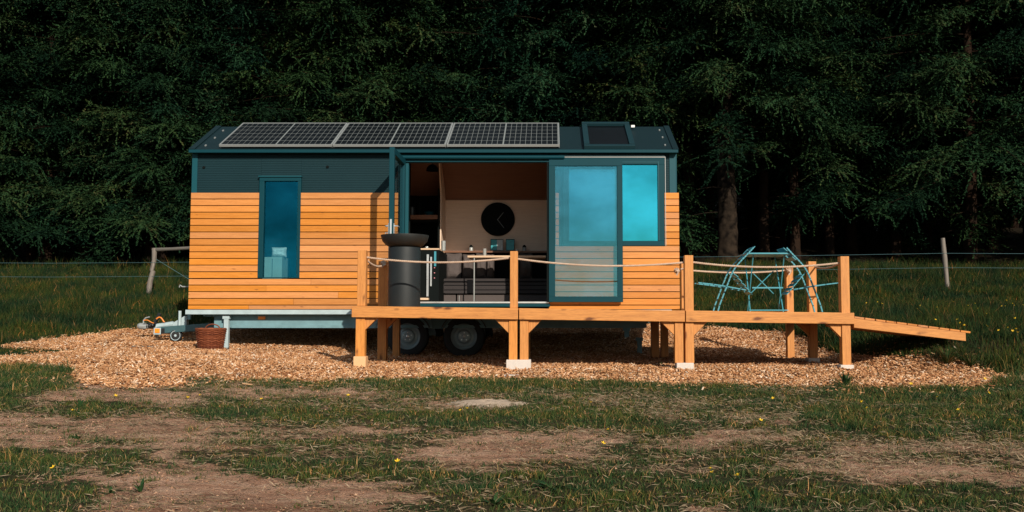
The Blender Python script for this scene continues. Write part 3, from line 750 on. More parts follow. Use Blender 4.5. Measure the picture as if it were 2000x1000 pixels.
# door head, track, threshold, jamb
mb = MB()
mb.tube([(X(779, 13.88), 13.90, Z(307, 13.9)), (X(1103, 13.88), 13.90, Z(307, 13.9))], .028, 12)
mb.box(X(790), X(1075), YF-.06, YF+.05, Z(317.5), Z(312)); mb.box(X(779), X(1108), YF-.03, YF+.05, Z(311.7), Z(301))
mb.build('door_head', M['teal'], H)
mb = MB().box(X(1092), X(1299), YF-.065, YF-.056, Z(306), Z(304.2)); mb.build('track_cover', M['galv_dull'], H)
mb = MB().box(X(806), X(1074), YF-.10, YF+.25, Z(599), Z(592.5)); th = mb.build('threshold', M['teal'], H)
mb = MB().box(X(806), X(1072), YF-.11, YF+.02, Z(592.3), Z(589.5)); mb.build('threshold_strip', M['steel'], th)
mb = MB().box(X(788), X(797), YF-.03, YF+.05, Z(598), Z(318)); mb.build('door_jamb', M['teal_trim'], H)
# french door, swung open at right angle
xd = X(790, 13.9); d0, d1 = 12.90, 13.93; zt = Z(316, 13.95)+.03; zb_ = Z(596, 13.95)
dr = MB(); dx0, dx1 = xd-.07, xd
dr.box(dx0, dx1, d0, d0+.085, zb_, zt); dr.box(dx0, dx1, d1-.085, d1, zb_, zt); dr.box(dx0, dx1, d0+.086, d1-.086, zt-.09, zt); dr.box(dx0, dx1, d0+.086, d1-.086, zb_, zb_+.1)
do = dr.build('open_glass_door', M['teal'], H, bevel=.004)
MB().box((dx0+dx1)/2-.008, (dx0+dx1)/2+.008, d0+.08, d1-.08, zb_+.09, zt-.08).build('pane', M['glass_d'], do)
hd = MB(); zc = Z(445, d0); yh = d0+.03
hd.box(dx0+.018, dx0+.045, d0-.004, d0, Z(461, d0), Z(428, d0))
for s, xx in ((1, dx1), (-1, dx0)):
    hd.tube([(xx, yh, Z(441, d0)), (xx+s*.035, yh, Z(441, d0))], .011, 10)
    hd.tube([(xx+s*.035, yh, Z(441, d0)), (xx+s*.05, yh+.01, Z(441, d0)), (xx+s*.055, yh+.11, Z(441, d0))], .009, 8)
    hd.box(xx-.004 if s > 0 else xx-.008, xx+.008 if s > 0 else xx+.004, yh-.018, yh+.018, Z(461, d0), Z(436, d0))
hd.build('handle', M['steel'], do)
kk = MB(); kk.tube([(dx0-.01, yh, Z(455, d0)), (dx0-.045, yh, Z(454, d0)), (dx0-.06, yh, Z(462, d0)), (dx0-.065, yh, Z(470, d0))], .006, 6); kk.obox((dx0-.064, yh, Z(468, d0)), (.012, 0, 0), (0, .003, 0), (0, 0, .022)); kk.build('key', M['steel'], do)
# sliding glazed door
fo = window(X(1072, 13.84), X(1216.5, 13.84), Z(590, 13.84), Z(312, 13.84), 13.83, 13.895, .1, 'sliding_door', M['glass_s'], H, wt=.095, wb=.085, wl=.095, wr=.083)
MB().box(X(1068, 13.87), X(1072, 13.87), 13.85, 13.90, Z(590, 13.84), Z(316, 13.84)).build('door_seal', M['black'], fo)
# interior shell
fl = Z(588.5, YF)
MB().box(XL+.1, XR-.1, YF+.125, YB-.003, fl-.05, fl).build('interior_floor', M['grey_wood_x'], H)
zk = Z(390, 16.25)
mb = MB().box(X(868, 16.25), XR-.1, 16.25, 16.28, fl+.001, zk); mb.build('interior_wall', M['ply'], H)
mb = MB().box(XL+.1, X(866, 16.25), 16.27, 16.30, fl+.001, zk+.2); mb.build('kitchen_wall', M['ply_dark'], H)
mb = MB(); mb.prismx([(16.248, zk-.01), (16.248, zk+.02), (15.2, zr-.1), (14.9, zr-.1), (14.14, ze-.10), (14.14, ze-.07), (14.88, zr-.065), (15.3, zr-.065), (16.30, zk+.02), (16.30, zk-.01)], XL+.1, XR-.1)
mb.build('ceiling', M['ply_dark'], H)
xp = X(869, 16.2)
mb = MB().box(xp-.02, xp, 15.62, 16.249, fl+.001, zk+.0); mb.prismx([(15.62, zk), (16.249, zk), (15.3, zr-.12), (15.15, zr-.12)], xp-.02, xp)
mb.build('partition_wall', M['ply'], H)
MB().box(X(868, 16.1), X(1072, 16.1), 15.98, 16.249, Z(493.5, 16), Z(490, 16)).build('wall_shelf', M['ply_dark'], H)
# wash room divider and back panel, seen through the narrow window
MB().box(XL+.1, xo0-.05, 15.4, 15.43, fl, zr-.25).build('washroom_wall', M['black'], H)
# chassis
ch = MB(); yc = 14.03
ch.box(X(368, yc), X(1310, yc), 13.965, 14.04, Z(614, yc), Z(605, yc)); cho = ch.build('sill_profile', M['galv2'], H, bevel=.003)
ch = MB(); yb = 14.12
for y0 in (yb, 16.1):
    ch.box(X(420, yb), X(1262, yb), y0+.03, y0+.036, Z(640, yb), Z(615, yb)); ch.box(X(455, yb), X(1262, yb), y0, y0+.07, Z(640.5, yb), Z(635, yb)); ch.box(X(400, yb), X(1262, yb), y0, y0+.07, Z(618, yb), Z(615, yb))
for px in (450, 560, 680, 760, 950, 1050, 1150, 1262): ch.box(X(px, yb), X(px, yb)+.05, yb+.072, 16.098, Z(632, yb), Z(616, yb))
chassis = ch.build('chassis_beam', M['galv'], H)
MB().box(XL+.05, XR-.05, 14.05, 16.35, Z(604, YF)-.07, Z(604, YF)-.012).build('underfloor', M['soffit'], H)
for px in (513,):
    MB().box(X(px-7, yb), X(px+7, yb), yb+.005, yb+.028, Z(624, yb), Z(617, yb)).build('side_marker_light', M['amber'], chassis, bevel=.004)
MB().box(X(836, yb), X(845, yb), yb-.0, yb+.028, Z(624, yb), Z(619, yb)).build('side_marker_light', M['amber'], chassis, bevel=.004)
# side plate with taper towards wheel
MB().prism([(X(690, yb), Z(641, yb)), (X(735, yb), Z(641, yb)), (X(742, yb), Z(618, yb)), (X(690, yb), Z(618, yb))], yb-.012, yb-.004).build('side_plate', M['galv'], H)
MB().prism([(X(842, yb), Z(618, yb)), (X(884, yb), Z(618, yb)), (X(868, yb), Z(642, yb)), (X(846, yb), Z(642, yb))], yb-.012, yb-.004).build('axle_plate', M['galv_dull'], H)
for px, py in ((797, 657), (907, 657.5)):
    for yw in (14.13, 16.05):
        c = Vector((X(px, 14.13), yw, Z(py, 14.13)))
        ty = MB().lathe([(.20, .0), (.225, -.012), (.275, -.016), (.305, -.005), (.318, .03), (.318, .14), (.305, .18), (.26, .19), (.2, .17), (.2, .0)], c, 48, 'y', False)
        w = ty.build('wheel', M['rubber'], H, smooth=True)
        rm = MB().lathe([(.0, .035), (.028, .035), (.030, .03), (.05, .032), (.085, .028), (.105, .040), (.112, .058), (.15, .066), (.172, .05), (.180, .008), (.196, -.004), (.200, .004), (.198, .02), (.17, .10)], c, 48, 'y', False)
        rm.build('rim', M['rim'], w, smooth=True)
        bt = MB()
        for k in range(5):
            t = k*2*PI/5+.3; bt.lathe([(.0, -.006), (.009, -.006), (.010, .01)], c+Vector((.06*math.cos(t), .03, .06*math.sin(t))), 8, 'y')
        bt.lathe([(0, -.012), (.022, -.006), (.026, .012)], c+Vector((0, .026, 0)), 16, 'y')
        bt.build('wheel_bolts', M['steel'], w)
for pxm in (797, 907):
    g = MB(); c = Vector((X(pxm, 14.1), 0, Z(657, 14.1))); po = []
    for t in np.linspace(.12*PI, .88*PI, 14): po.append((c.x+.37*math.cos(t), c.z+.37*math.sin(t)))
    for t in np.linspace(.88*PI, .12*PI, 14): po.append((c.x+.355*math.cos(t), c.z+.355*math.sin(t)))
    g.prism(po, 14.08, 14.34); g.build('mudguard', M['plastic'], H)
def steady(pa, pb, px, y, label=None, mat='galv2'):
    lg = MB().box(X(px-4, y), X(px+5, y), y, y+.07, Z(pb, y), Z(pa, y)); lg.box(X(px-6.5, y), X(px+7, y), y-.008, y+.078, Z(pa+6, y), Z(pa-1, y))
    lg.box(X(px-3, y), X(px+4, y), y+.01, y+.06, Z(pb+2, y), Z(pb-2, y)); lg.tube([(X(px, y), y-.012, Z(pa+3, y)), (X(px, y), y+.0, Z(pa+3, y))], .012, 8)
    return lg.build('support_leg', M[mat], H, bevel=.003)
steady(617, 679, 444, 14.03)
steady(640, 678, 1223, 16.0, mat='galv'); steady(660, 690, 1248, 14.35, mat='galv')
steady(617, 668, 470, 16.2, mat='galv')
# drawbar, coupling and jockey wheel
yy = 15.2; yn = 14.85
db = MB()
db.bar((X(312, yn), yn, Z(645, yn)), (X(470, 14.4), 14.4, Z(634, 14.4)), .05, .105); db.bar((X(312, yn), 15.5, Z(645, yn)), (X(470, 14.4), 16.0, Z(634, 14.4)), .05, .105)
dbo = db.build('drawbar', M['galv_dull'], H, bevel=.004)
db = MB().prism([(X(316, yy), Z(646, yy)), (X(316, yy), Z(637, yy)), (X(330, yy), Z(631, yy)), (X(352, yy), Z(629, yy)), (X(372, yy), Z(617, yy)), (X(376, yy), Z(617, yy)), (X(376, yy), Z(636, yy)), (X(345, yy), Z(638, yy))], 15.02, 15.12)
db.tube([(X(318, yy), 15.05, Z(638, yy)), (X(350, yy), 15.05, Z(633, yy))], .05, 12); db.build('coupling_casting', M['galv2'], dbo, bevel=.006)
MB().box(X(307, yn), X(321, yn), 14.79, 14.83, Z(653.5, yn), Z(640, yn)).build('reflector_bracket', M['galv2'], dbo, bevel=.006)
MB().box(X(310, yn), X(319.5, yn), 14.775, 14.789, Z(650, yn), Z(641.5, yn)).build('amber_reflector', M['amber'], dbo, bevel=.003)
MB().box(X(322, yn), X(344, yn), 14.78, 14.84, Z(652, yn), Z(641, yn)).build('black_box', M['plastic'], dbo, bevel=.003)
MB().lathe([(.03, -.12), (.05, -.10), (.04, -.075), (.052, -.05), (.04, -.025), (.052, 0), (.04, .025), (.052, .05), (.045, .08)], (X(304, yy), yy, Z(636, yy)), 16, 'x').build('rubber_gaiter', M['plastic'], dbo, smooth=True)
cp = MB(); cp.lathe([(.0, -.09), (.04, -.085), (.055, -.05), (.05, 0), (.042, .06), (.042, .09)], (X(284, yy), yy, Z(637, yy)), 18, 'x'); cp.prism([(X(277, yy), Z(641, yy)), (X(278, yy), Z(635, yy)), (X(285, yy), Z(630, yy)), (X(291, yy), Z(633, yy)), (X(291, yy), Z(642, yy))], 15.16, 15.24)
cp.tube([(X(284, yy), yy, Z(634, yy)), (X(284, yy), yy, Z(626, yy)), (X(288, yy), yy, Z(621, yy)), (X(296, yy), yy, Z(619, yy))], .013, 8); cp.build('coupling_head', M['alu'], dbo, bevel=.003)
MB().bar((X(311, yy), 15.1, Z(632, yy)), (X(320.5, yy), 15.1, Z(612, yy)), .05, .04, (0, 1, 0)).build('brake_lever', M['plastic'], dbo, bevel=.004)
cb = MB(); cb.tube([(X(319+16*t, yy), 15.0, Z(623-6*math.sin(PI*min(1, t*1.1))+6*t, yy)) for t in np.linspace(0, 1, 9)], .011, 6); cb.tube([(X(292+20*t, yy), 15.05, Z(626-2*math.sin(5*t)+3*t, yy)) for t in np.linspace(0, 1, 7)], .008, 6); cb.build('brake_cable', M['orange_cable'], dbo)
jw = MB().lathe([(.07, -.028), (.088, -.024), (.098, -.01), (.098, .02), (.085, .03), (.07, .03)], (X(353, yn), 14.75, Z(655, yn)), 28, 'y'); jo = jw.build('jockey_wheel', M['rubber'], dbo, smooth=True)
MB().lathe([(0, -.03), (.02, -.03), (.022, -.015), (.045, -.01), (.05, -.024), (.078, -.03), (.08, -.01), (.05, .0)], (X(353, yn), 14.75, Z(655, yn)), 28, 'y').build('rim', M['galv2'], jo, smooth=True)
MB().tube([(X(356, yn), 14.82, Z(655, yn)), (X(356, yn), 14.82, Z(607, yn))], .024, 12).build('jockey_tube', M['galv2'], dbo)
MB().box(X(370, 14.3), X(376, 14.3), 14.28, 14.32, Z(624, 14.3), Z(612, 14.3)).build('bracket', M['galv'], H)
ob = MB().tube([(X(352, 15), 15, Z(561, 15)), (X(353, 15), 15, Z(557, 15)), (X(358, 15), 15, Z(560, 15)), (xcl, 15, Z(560.5, 15))], .012, 8); ob.build('side_tap', M['alu'], H)

# ---------------------------------------------------------------- things inside
def single(mb, name, mat, label, cat, group=None, **k):
    lo = Vector([min(v[i] for v in mb.v) for i in range(3)]); hi = Vector([max(v[i] for v in mb.v) for i in range(3)])
    o = mb.build(name, mat, None, org=((lo.x+hi.x)/2, (lo.y+hi.y)/2, lo.z), **k)
    for v in o.data.vertices: v.co = v.co  # local already offset below
    return tag(o, label, cat, group)
# MB.build subtracts org already
ck = thing('wall_clock', 'large round black wall clock with thin pale hands on the plywood wall', 'clock', (X(972, 16.2), 16.2, Z(428, 16.2)))
MB().lathe([(0, -.008), (.290, -.008), (.298, 0), (.298, .04), (0, .04)], (X(972, 16.2), 16.205, Z(428, 16.2)), 56, 'y').build('dial', M['black'], ck, smooth=True)
mb = MB()
for a, b in (((971.5, 429), (983, 415)), ((971.5, 429), (984, 445))):
    mb.bar((X(a[0], 16.19), 16.19, Z(a[1], 16.19)), (X(b[0], 16.19), 16.19, Z(b[1], 16.19)), .004, .009, (0, 1, 0))
mb.build('hands', M['alu'], ck)
ys = 15.42
so = thing('bench_sofa', 'dark grey upholstered bench under the wall clock', 'sofa', (X(965, ys), ys+.35, fl))
def blob(x0, x1, y0, y1, z0, z1, name, mat, parent=None, label=None, cat=None, group=None, tilt=0, puff=.5, seed=0, lab2=None):
    rs = np.random.RandomState(seed); nx, nz = 10, 10; V = []; Fc = []
    cx, cy, cz = (x0+x1)/2, (y0+y1)/2, (z0+z1)/2; hx, hy, hz = (x1-x0)/2, (y1-y0)/2, (z1-z0)/2
    for sgn in (-1, 1):
        for j in range(nz+1):
            for i in range(nx+1):
                u = -1+2*i/nx; v = -1+2*j/nz
                e = ((1-abs(u)**3.5)*(1-abs(v)**3.5))**.5
                q = hy*e*sgn*(1+.10*rs.normal())
                px_ = u*(1-.07*(1-abs(v))**1)*hx if abs(u) == 1 else u*hx
                V.append((cx+px_, cy+q+tilt*(v*hz), cz+v*hz*(1-.05*(1-abs(u)))))
    m = (nx+1)*(nz+1)
    for s in range(2):
        for j in range(nz):
            for i in range(nx):
                a = s*m+j*(nx+1)+i; q = (a, a+1, a+nx+2, a+nx+1); Fc.append(q if s == 0 else q[::-1])
    mb = MB(); mb.v = V; mb.f = Fc
    if parent is not None: return mb.build(name, mat, parent, smooth=True)
    o = mb.build(name, mat, None, org=(cx, cy, z0), smooth=True, subsurf=1); return tag(o, label, cat, group)
mt = MB(); rr = []
y0s = ys; zt_, zb2_ = Z(544, y0s), Z(573, y0s)
def roundbox(x0, x1, y0, y1, z0, z1, r, n=6):
    po = []
    for (cx, cz, a0) in ((x0+r, z0+r, PI), (x1-r, z0+r, 1.5*PI), (x1-r, z1-r, 0), (x0+r, z1-r, .5*PI)):
        for k in range(n+1): a = a0+k*PI/2/n; po.append((cx+r*math.cos(a), cz+r*math.sin(a)))
    return MB().prism(po, y0, y1)
roundbox(X(861, ys), X(1130, ys), ys, ys+.75, zb2_, (zt_+zb2_)/2+.045, .085).build('mattress', M['sofa_fab'], so, smooth=True, bevel=0)
roundbox(X(866, ys), X(1130, ys), ys+.02, ys+.75, (zt_+zb2_)/2+.047, zt_, .03).build('top_mattress', M['sofa_fab'], so, smooth=True)
mb = MB()
for pz in (549.5, 557, 566): mb.box(X(868, ys), X(1128, ys), ys-.006, ys+.02, Z(pz+.8, ys), Z(pz-.6, ys))
mb.box(X(913, ys), X(924, ys), ys-.010, ys-.002, zb2_+.005, zt_-.02); mb.build('webbing', M['sofa_pipe'], so)
mb = MB()
for a, b in ((861, 890), (893, 925), (928, 1100)): mb.box(X(a, ys), X(b, ys), ys+.05, ys+.7, fl, zb2_-.02)
mb.build('bench_box', M['grey_fab'], so)
for a, b, g, lb in ((870, 902, 0, 'wide crumpled grey cushion at the left end of the bench'), (903, 927, 1, 'narrow grey cushion leaning second from the left on the bench'),
                (929, 951, 2, 'warm grey cushion right of the table leg on the bench'), (950, 966, 3, 'slim tapering grey cushion fourth from the left on the bench'), (1014, 1040, 4, 'dark shaded cushion on the right part of the bench behind the post')):
    blob(X(a, ys+.5), X(b, ys+.5), ys+.38, ys+.60, zt_+.0, Z(494+g % 2*2, ys+.5), 'cushion', M['grey_fab'], None, lb, 'cushion', 'cushions on the bench', tilt=.22, seed=g)
yt = 14.95
tb = thing('dining_table', 'thin pale wooden table with one slim metal leg in the doorway', 'table', (X(985, yt), yt+.3, fl))
MB().box(X(913, yt), X(1066, yt), yt, yt+.55, Z(503, yt), Z(499, yt)).build('table_top', M['table_wood'], tb, bevel=.004)
MB().box(X(862, 16.2), X(1120, 16.2), 16.19, 16.245, fl+.3, Z(495, 16.2)).build('added_dark_back', M['sofa_pipe'], so)  # dark sheet added so the sunlit wall behind the cushions reads dark
MB().tube([(X(926, yt), yt+.03, fl), (X(926, yt), yt+.03, Z(503.3, yt))], .011, 10).build('leg', M['candle_glass'], tb)
MB().tube([(X(898, 15.4), 15.35, fl), (X(898, 15.4), 15.35, fl+.12)], .006, 8).build('foot_peg', M['candle_glass'], tb)
yq = 16.1; zs = Z(490, 16)+.001
def lantern(px, w, h, y, zb3, label, m1, m2):
    t = thing('lantern', label, 'lantern', (X(px, y), y, zb3), 'small lanterns on the wall shelf')
    MB().lathe([(0, 0), (w, 0), (w, h*.6), (w*.8, h*.68)], (X(px, y), y, zb3), 16).build('glass_body', M[m1], t, smooth=True)
    MB().lathe([(w*1.1, h*.62), (w*.9, h*.8), (w*.4, h), (0, h)], (X(px, y), y, zb3), 16).build('lid', M[m2], t, smooth=True)
lantern(920, .034, .11, yq, zs, 'small black capped lantern on the shelf left of the clock', 'candle_glass', 'black')
lantern(1024, .034, .11, yq, zs, 'small dark lantern on the shelf at the right end behind the post', 'candle_glass', 'black')
def tumbler(px, y, zb3, w, h, label):
    return single(MB().lathe([(0, 0), (w*.85, 0), (w, h), (w*.9, h), (w*.75, .012), (0, .012)], (X(px, y), y, zb3), 20), 'glass_tumbler', M['candle_glass'], label, 'glass', 'glasses on the table', smooth=True)
tumbler(946.5, yt+.2, Z(499, yt)+.001, .030, .125, 'tall grey glass on the table under the clock')
tumbler(1009.5, yt+.2, Z(499, yt)+.001, .022, .115, 'slim clear glass on the table just right of the post top')
def book(px0, px1, py0, py1, mats, label):
    y = 16.08; b = thing('picture_book', label, 'book', (X((px0+px1)/2, y), y, zs), 'books propped on the wall shelf')
    MB().box(X(px0, y), X(px1, y), y, y+.02, zs, Z(py0, y)).build('pages', M['black'], b)
    n = len(mats)
    for i, mm in enumerate(mats):
        a = px0+.8+(px1-px0-1.6)*i/n; c = px0+.8+(px1-px0-1.6)*(i+1)/n
        MB().box(X(a, y)+.001, X(c, y)-.001, y-.004, y-.001, zs+.015, Z(py0+1.2, y)).build('cover', M[mm], b)
book(958, 983, 467, 488, ('teal_paper', 'grey_paper'), 'open picture book with a teal and a grey page below the clock')
book(988, 1005, 467, 488, ('teal_paper',), 'small dark framed teal picture book right of the open one')
# kitchen end
yk = 15.55
kc = thing('kitchen_cabinet', 'dark open kitchen cabinet with a wooden shelf board inside the doorway', 'cabinet', (X(828, yk), yk+.3, Z(490, yk)))
mb = MB(); xk0, xk1 = X(780, yk), X(857, yk)
mb.box(xk0, xk1, 16.20, 16.26, Z(486, yk), Z(368, yk)); mb.box(xk1-.02, xk1, yk, 16.19, Z(486, yk), Z(368, yk)); mb.build('carcass', M['black'], kc)
MB().box(xk0, xk1-.022, yk+.02, 16.19, Z(427.5, yk), Z(419.5, yk)).build('shelf', M['ply_dark'], kc)
MB().box(xk0, xk1-.022, yk+.1, 16.19, Z(427.7, yk)-.03, Z(427.7, yk)-.002).build('shelf_support', M['black'], kc)
sz = Z(419.5, yk)+.001
single(MB().lathe([(.0, 0), (.05, 0), (.085, .05), (.09, .075), (.082, .075), (.045, .012), (0, .012)], (X(838, 15.8), 15.8, sz), 24), 'bowl', M['teal_trim'], 'small teal bowl on the wooden kitchen shelf', 'bowl', smooth=True)
single(MB().lathe([(0, 0), (.04, 0), (.042, .17), (.016, .23), (.016, .30), (0, .30)], (X(818, 15.8), 15.8, sz), 20), 'bottle', M['black'], 'dark bottle on the wooden kitchen shelf left of the bowl', 'bottle', smooth=True)
single(MB().lathe([(0, 0), (.06, 0), (.075, .12), (.07, .16), (0, .16)], (X(803, 15.8), 15.8, sz), 20), 'storage_jar', M['plastic'], 'squat black jar at the left of the kitchen shelf', 'jar', smooth=True)
lp = thing('pendant_lamp', 'black dome pendant lamp hanging in the kitchen end of the doorway', 'lamp', (X(843, 15), 15, Z(335, 15)))
MB().lathe([(.10, 0), (.092, .05), (.06, .09), (.02, .11), (.0, .115), (.0, .11), (.055, .085), (.085, .045), (.094, 0)], (X(843, 15), 15, Z(334, 15)), 28).build('lamp_shade', M['black'], lp, smooth=True)
MB().tube([(X(843, 15), 15, Z(334, 15)+.11), (X(843, 15), 15, zr-.1)], .005, 6).build('cord', M['black'], lp)
yo = 14.75
ck2 = thing('kitchen_counter', 'dark kitchen counter with steel edged oven beside the fire bowl', 'kitchen counter', (X(840, yo), yo+.4, fl))
MB().box(X(770, yo), X(857.5, yo), yo+.01, 16.15, fl+.001, Z(488, yo)).build('carcass', M['black'], ck2)
MB().box(X(768, yo), X(858, yo), yo-.01, 15.5, Z(487.9, yo), Z(485, yo)).build('worktop', M['table_wood'], ck2)
MB().box(X(848, yo), X(852, yo), yo-.006, yo+.005, Z(520, yo), Z(491, yo)).build('oven_glass', M['bistro'], ck2)
MB().box(X(834, yo), X(838, yo), yo-.03, yo-.005, Z(579, yo), Z(497, yo)).build('handle', M['steel'], ck2)
MB().box(X(841, yo), X(844, yo), yo-.03, yo-.005, Z(559, yo), Z(502, yo)).build('handle', M['steel'], ck2)
mb = MB()
for pz in (523, 533, 543): mb.lathe([(0, -.02), (.008, -.02), (.010, .009)], (X(849, yo), yo, Z(pz, yo)), 10, 'y')
mb.build('knob', M['pink'], ck2)
MB().box(X(822, yo), X(839, yo), yo-.1, yo+.0, Z(586, yo), Z(582, yo)).build('plinth', M['table_wood'], ck2)
zc_ = Z(485, yo)+.001
single(MB().lathe([(0, 0), (.035, 0), (.04, .16), (.036, .16), (.03, .01), (0, .01)], (X(866, 15.1), 15.1, Z(489.5, 15.1)), 18), 'utensil_pot', M['alu'], 'small pale metal pot of utensils at the end of the kitchen counter', 'pot', smooth=True)
single(MB().lathe([(0, 0), (.05, 0), (.055, .008), (.02, .02), (.028, .035), (0, .04)], (X(832, yo), yo+.1, zc_), 18), 'pan_lid', M['steel'], 'shiny pan lid on the kitchen worktop beside the fire bowl', 'pan lid', smooth=True)
MB().box(X(857, 15.0), X(860.5, 15.0), 15.0, 15.3, fl+.001, Z(490, 15)).build('end_panel', M['black'], ck2)
# seen through the narrow window
ylw = 14.45
wc = thing('washstand', 'pale washstand cabinet standing behind the narrow window', 'cabinet', (X(532, ylw), ylw+.2, fl))
MB().box(X(513, ylw), X(551, ylw), ylw, ylw+.4, fl+.001, Z(502, ylw)).build('carcass', M['pale_green'], wc, bevel=.004)
MB().box(X(531.6, ylw), X(532.4, ylw), ylw-.003, ylw+.01, Z(543, ylw), Z(505, ylw)).build('door_gap', M['black'], wc)
tw = blob(X(526, ylw), X(556, ylw), ylw+.02, ylw+.2, Z(502, ylw)+.001, Z(482, ylw), 'towel', M['white_cloth'], None, 'folded white towel on the washstand behind the narrow window', 'towel', seed=9)

# ---------------------------------------------------------------- decks
def dz(x): return .14-.0137*(x+2.42)
YD0, YD1 = 11.27, 13.86
BH = .137
def platform(name_label, x0, x1, posts, gussets, feet, rails=True):
    g0 = float(gz((x0+x1)/2, 12.3)); D = thing('deck_platform', name_label, 'deck', ((x0+x1)/2, (YD0+YD1)/2, g0), 'timber deck platforms in front of the cabin')
    def slab(m_, xa, xb, ya, yb, top, h):
        m_.hexa([(xa, ya, dz(xa)-top-h), (xb, ya, dz(xb)-top-h), (xb, yb, dz(xb)-top-h), (xa, yb, dz(xa)-top-h), (xa, ya, dz(xa)-top), (xb, ya, dz(xb)-top), (xb, yb, dz(xb)-top), (xa, yb, dz(xa)-top)])
    m_ = MB(); slab(m_, x0, x1, YD0-.045, YD0, 0, BH); m_.build('front_board', M['deck_x'], D, bevel=.004)
    m_ = MB(); slab(m_, x0, x1, YD1, YD1+.045, 0, BH); m_.build('back_board', M['deck_x'], D, bevel=.004)
    m_ = MB()
    for xx in (x0, x1-.045): slab(m_, xx, xx+.045, YD0+.002, YD1-.002, .03, BH-.03)
    n = int((x1-x0)/.5)
    for k in range(1, n): xx = x0+(x1-x0)*k/n; slab(m_, xx, xx+.045, YD0+.002, YD1-.002, .031, BH-.031)
    m_.build('joists', M['deck_y'], D)
    m_ = MB(); y = YD0+.003
    while y < YD1-.05:
        slab(m_, x0+.001, x1-.001, y, min(y+.118, YD1-.003), 0.001, .027); y += .124
    m_.build('deck_boards', M['deck_x'], D)
    for (xa, xb, ya, top, bot, split) in posts:   # world post: xa..xb at y, top z or None (below deck only)
        zb3 = bot; xm = (xa+xb)/2
        t = dz(xm)-BH-.001 if top is None else top
        m_ = MB()
        if top is not None and split:
            m_.box(xa, xb, ya, ya+.115, dz(xm)+.001, top); m_.box(xa-.012, xb-.004, ya+.002, ya+.117, zb3, dz(xm)-BH-.001)
        else: m_.box(xa, xb, ya, ya+.115, zb3, t)
        m_.build('post', M['deck_z'], D, bevel=.005)
    for (xx, s, ya) in gussets:
        zt3 = dz(xx)-BH-.002
        po = [(xx, zt3), (xx+s*.165, zt3), (xx+s*.15, zt3-.015), (xx, zt3-.165)]
        if s < 0: po = po[::-1]
        m_ = MB().prism(po, ya+.02, ya+.10); m_.build('gusset', M['deck_z'], D, bevel=.003)
    for (xa, xb, ya, yb3, za, zb4, mat) in feet:
        m_ = MB().box(xa, xb, ya, yb3, za, zb4); m_.build('foot_block', M[mat], D, bevel=.008)
    return D
def PX(px, Y=YD0): return WX(px, 600, Y)
def PZ(py, Y=YD0): return WZ(py, Y)
YM, YK = 12.55, 13.70
def gb(x, y): return float(gz(x, y))-.05
platform('left deck platform carrying the black fire bowl by the open doorway', PX(688.5), PX(1012),
    [(PX(697), PX(713.5), YD0, PZ(488.5), PZ(697), True), (PX(996), PX(1011), YD0, PZ(490.5), PZ(703), True),
     (PX(738, YM), PX(755, YM), YM, PZ(510, YM), gb(-2.3, YM), False), (PX(768, YK), PX(781, YK), YK-.02, None, gb(-2.2, YK), False), (PX(1022, YK), PX(1036, YK), YK-.02, None, gb(-.5, YK), False)],
    [(PX(711), 1, YD0), (PX(993.3), -1, YD0), (PX(738.5, YM)+.105, 1, YM)],
    [(PX(692), PX(716), YD0-.02, YD0+.14, gb(-2.3, YD0), PZ(696), 'padwood'), (PX(989), PX(1037), YD0-.02, YD0+.17, gb(-.4, YD0)+.0, PZ(702.5), 'concrete')])
platform('middle deck platform in front of the sliding door', PX(1014), PX(1336.5),
    [(PX(1015.5), PX(1032), YD0, None, PZ(703), False), (PX(1317.5), PX(1334), YD0, None, PZ(709), False), (PX(1272, YK), PX(1287, YK), YK, None, gb(1.5, YK), False)],
    [(PX(1032.2), 1, YD0), (PX(1317.2), -1, YD0)], [(PX(1320), PX(1353.5), YD0-.03, YD0+.14, gb(1.6, YD0), PZ(708.5), 'concrete')])
platform('right deck platform carrying the blue bistro table beside the ramp', PX(1338.5), PX(1666),
    [(PX(1338), PX(1355), YD0, PZ(498.5), PZ(709), False), (PX(1643.5), PX(1660.5), YD0, PZ(500.5), PZ(713), False),
     (PX(1331.5, YM), PX(1347, YM), YM, PZ(511, YM), gb(1.8, YM), False), (PX(1291, YK), PX(1305, YK), YK, None, gb(1.7, YK), False),
     (PX(1580.5, YM), PX(1596, YM), YM, PZ(510.5, YM), PZ(699, YM), False), (PX(1537, YK), PX(1550.5, YK), YK, PZ(520.5, YK), gb(3.5, YK), False)],
    [(PX(1355.2), 1, YD0), (PX(1643.2), -1, YD0), (PX(1580, YM), -1, YM)],
    [(PX(1638), PX(1664), YD0-.03, YD0+.14, gb(3.6, YD0), PZ(712.5), 'concrete'), (PX(1576, YM), PX(1598.5, YM), YM-.03, YM+.14, gb(3.5, YM), PZ(699, YM), 'concrete')])
# ramp
RP = thing('wooden_ramp', 'sloping timber ramp with cross slats at the right end of the deck', 'ramp', (PX(1780), 11.9, -.3))
xa, xb = PX(1667), WX(1886, 655, YD0)
za0, za1 = PZ(621.5), WZ(650, YD0); 
for yA in (YD0-.005, 11.85, 12.4):
    MB().hexa([(xa, yA, za0-.115), (xb, yA, za1-.10), (xb, yA+.045, za1-.10), (xa, yA+.045, za0-.115), (xa, yA, za0), (xb, yA, za1), (xb, yA+.045, za1), (xa, yA+.045, za0)]).build('stringer', M['deck_x'], RP, bevel=.003)
mb = MB(); n = 11; dv = Vector((xb+.06-xa, 0, (za1-za0)*(xb+.06-xa)/(xb-xa))); dl = dv.length; dn = dv.normalized(); up = Vector((-dn.z, 0, dn.x))
for k in range(n):
    c = Vector((xa, 0, za0))+dn*(dl*(k+.5)/n)+up*.0125; mb.obox(Vector((c.x, 11.86, c.z)), dn*(dl/n/2-.006), (0, .60, 0), up*.011)
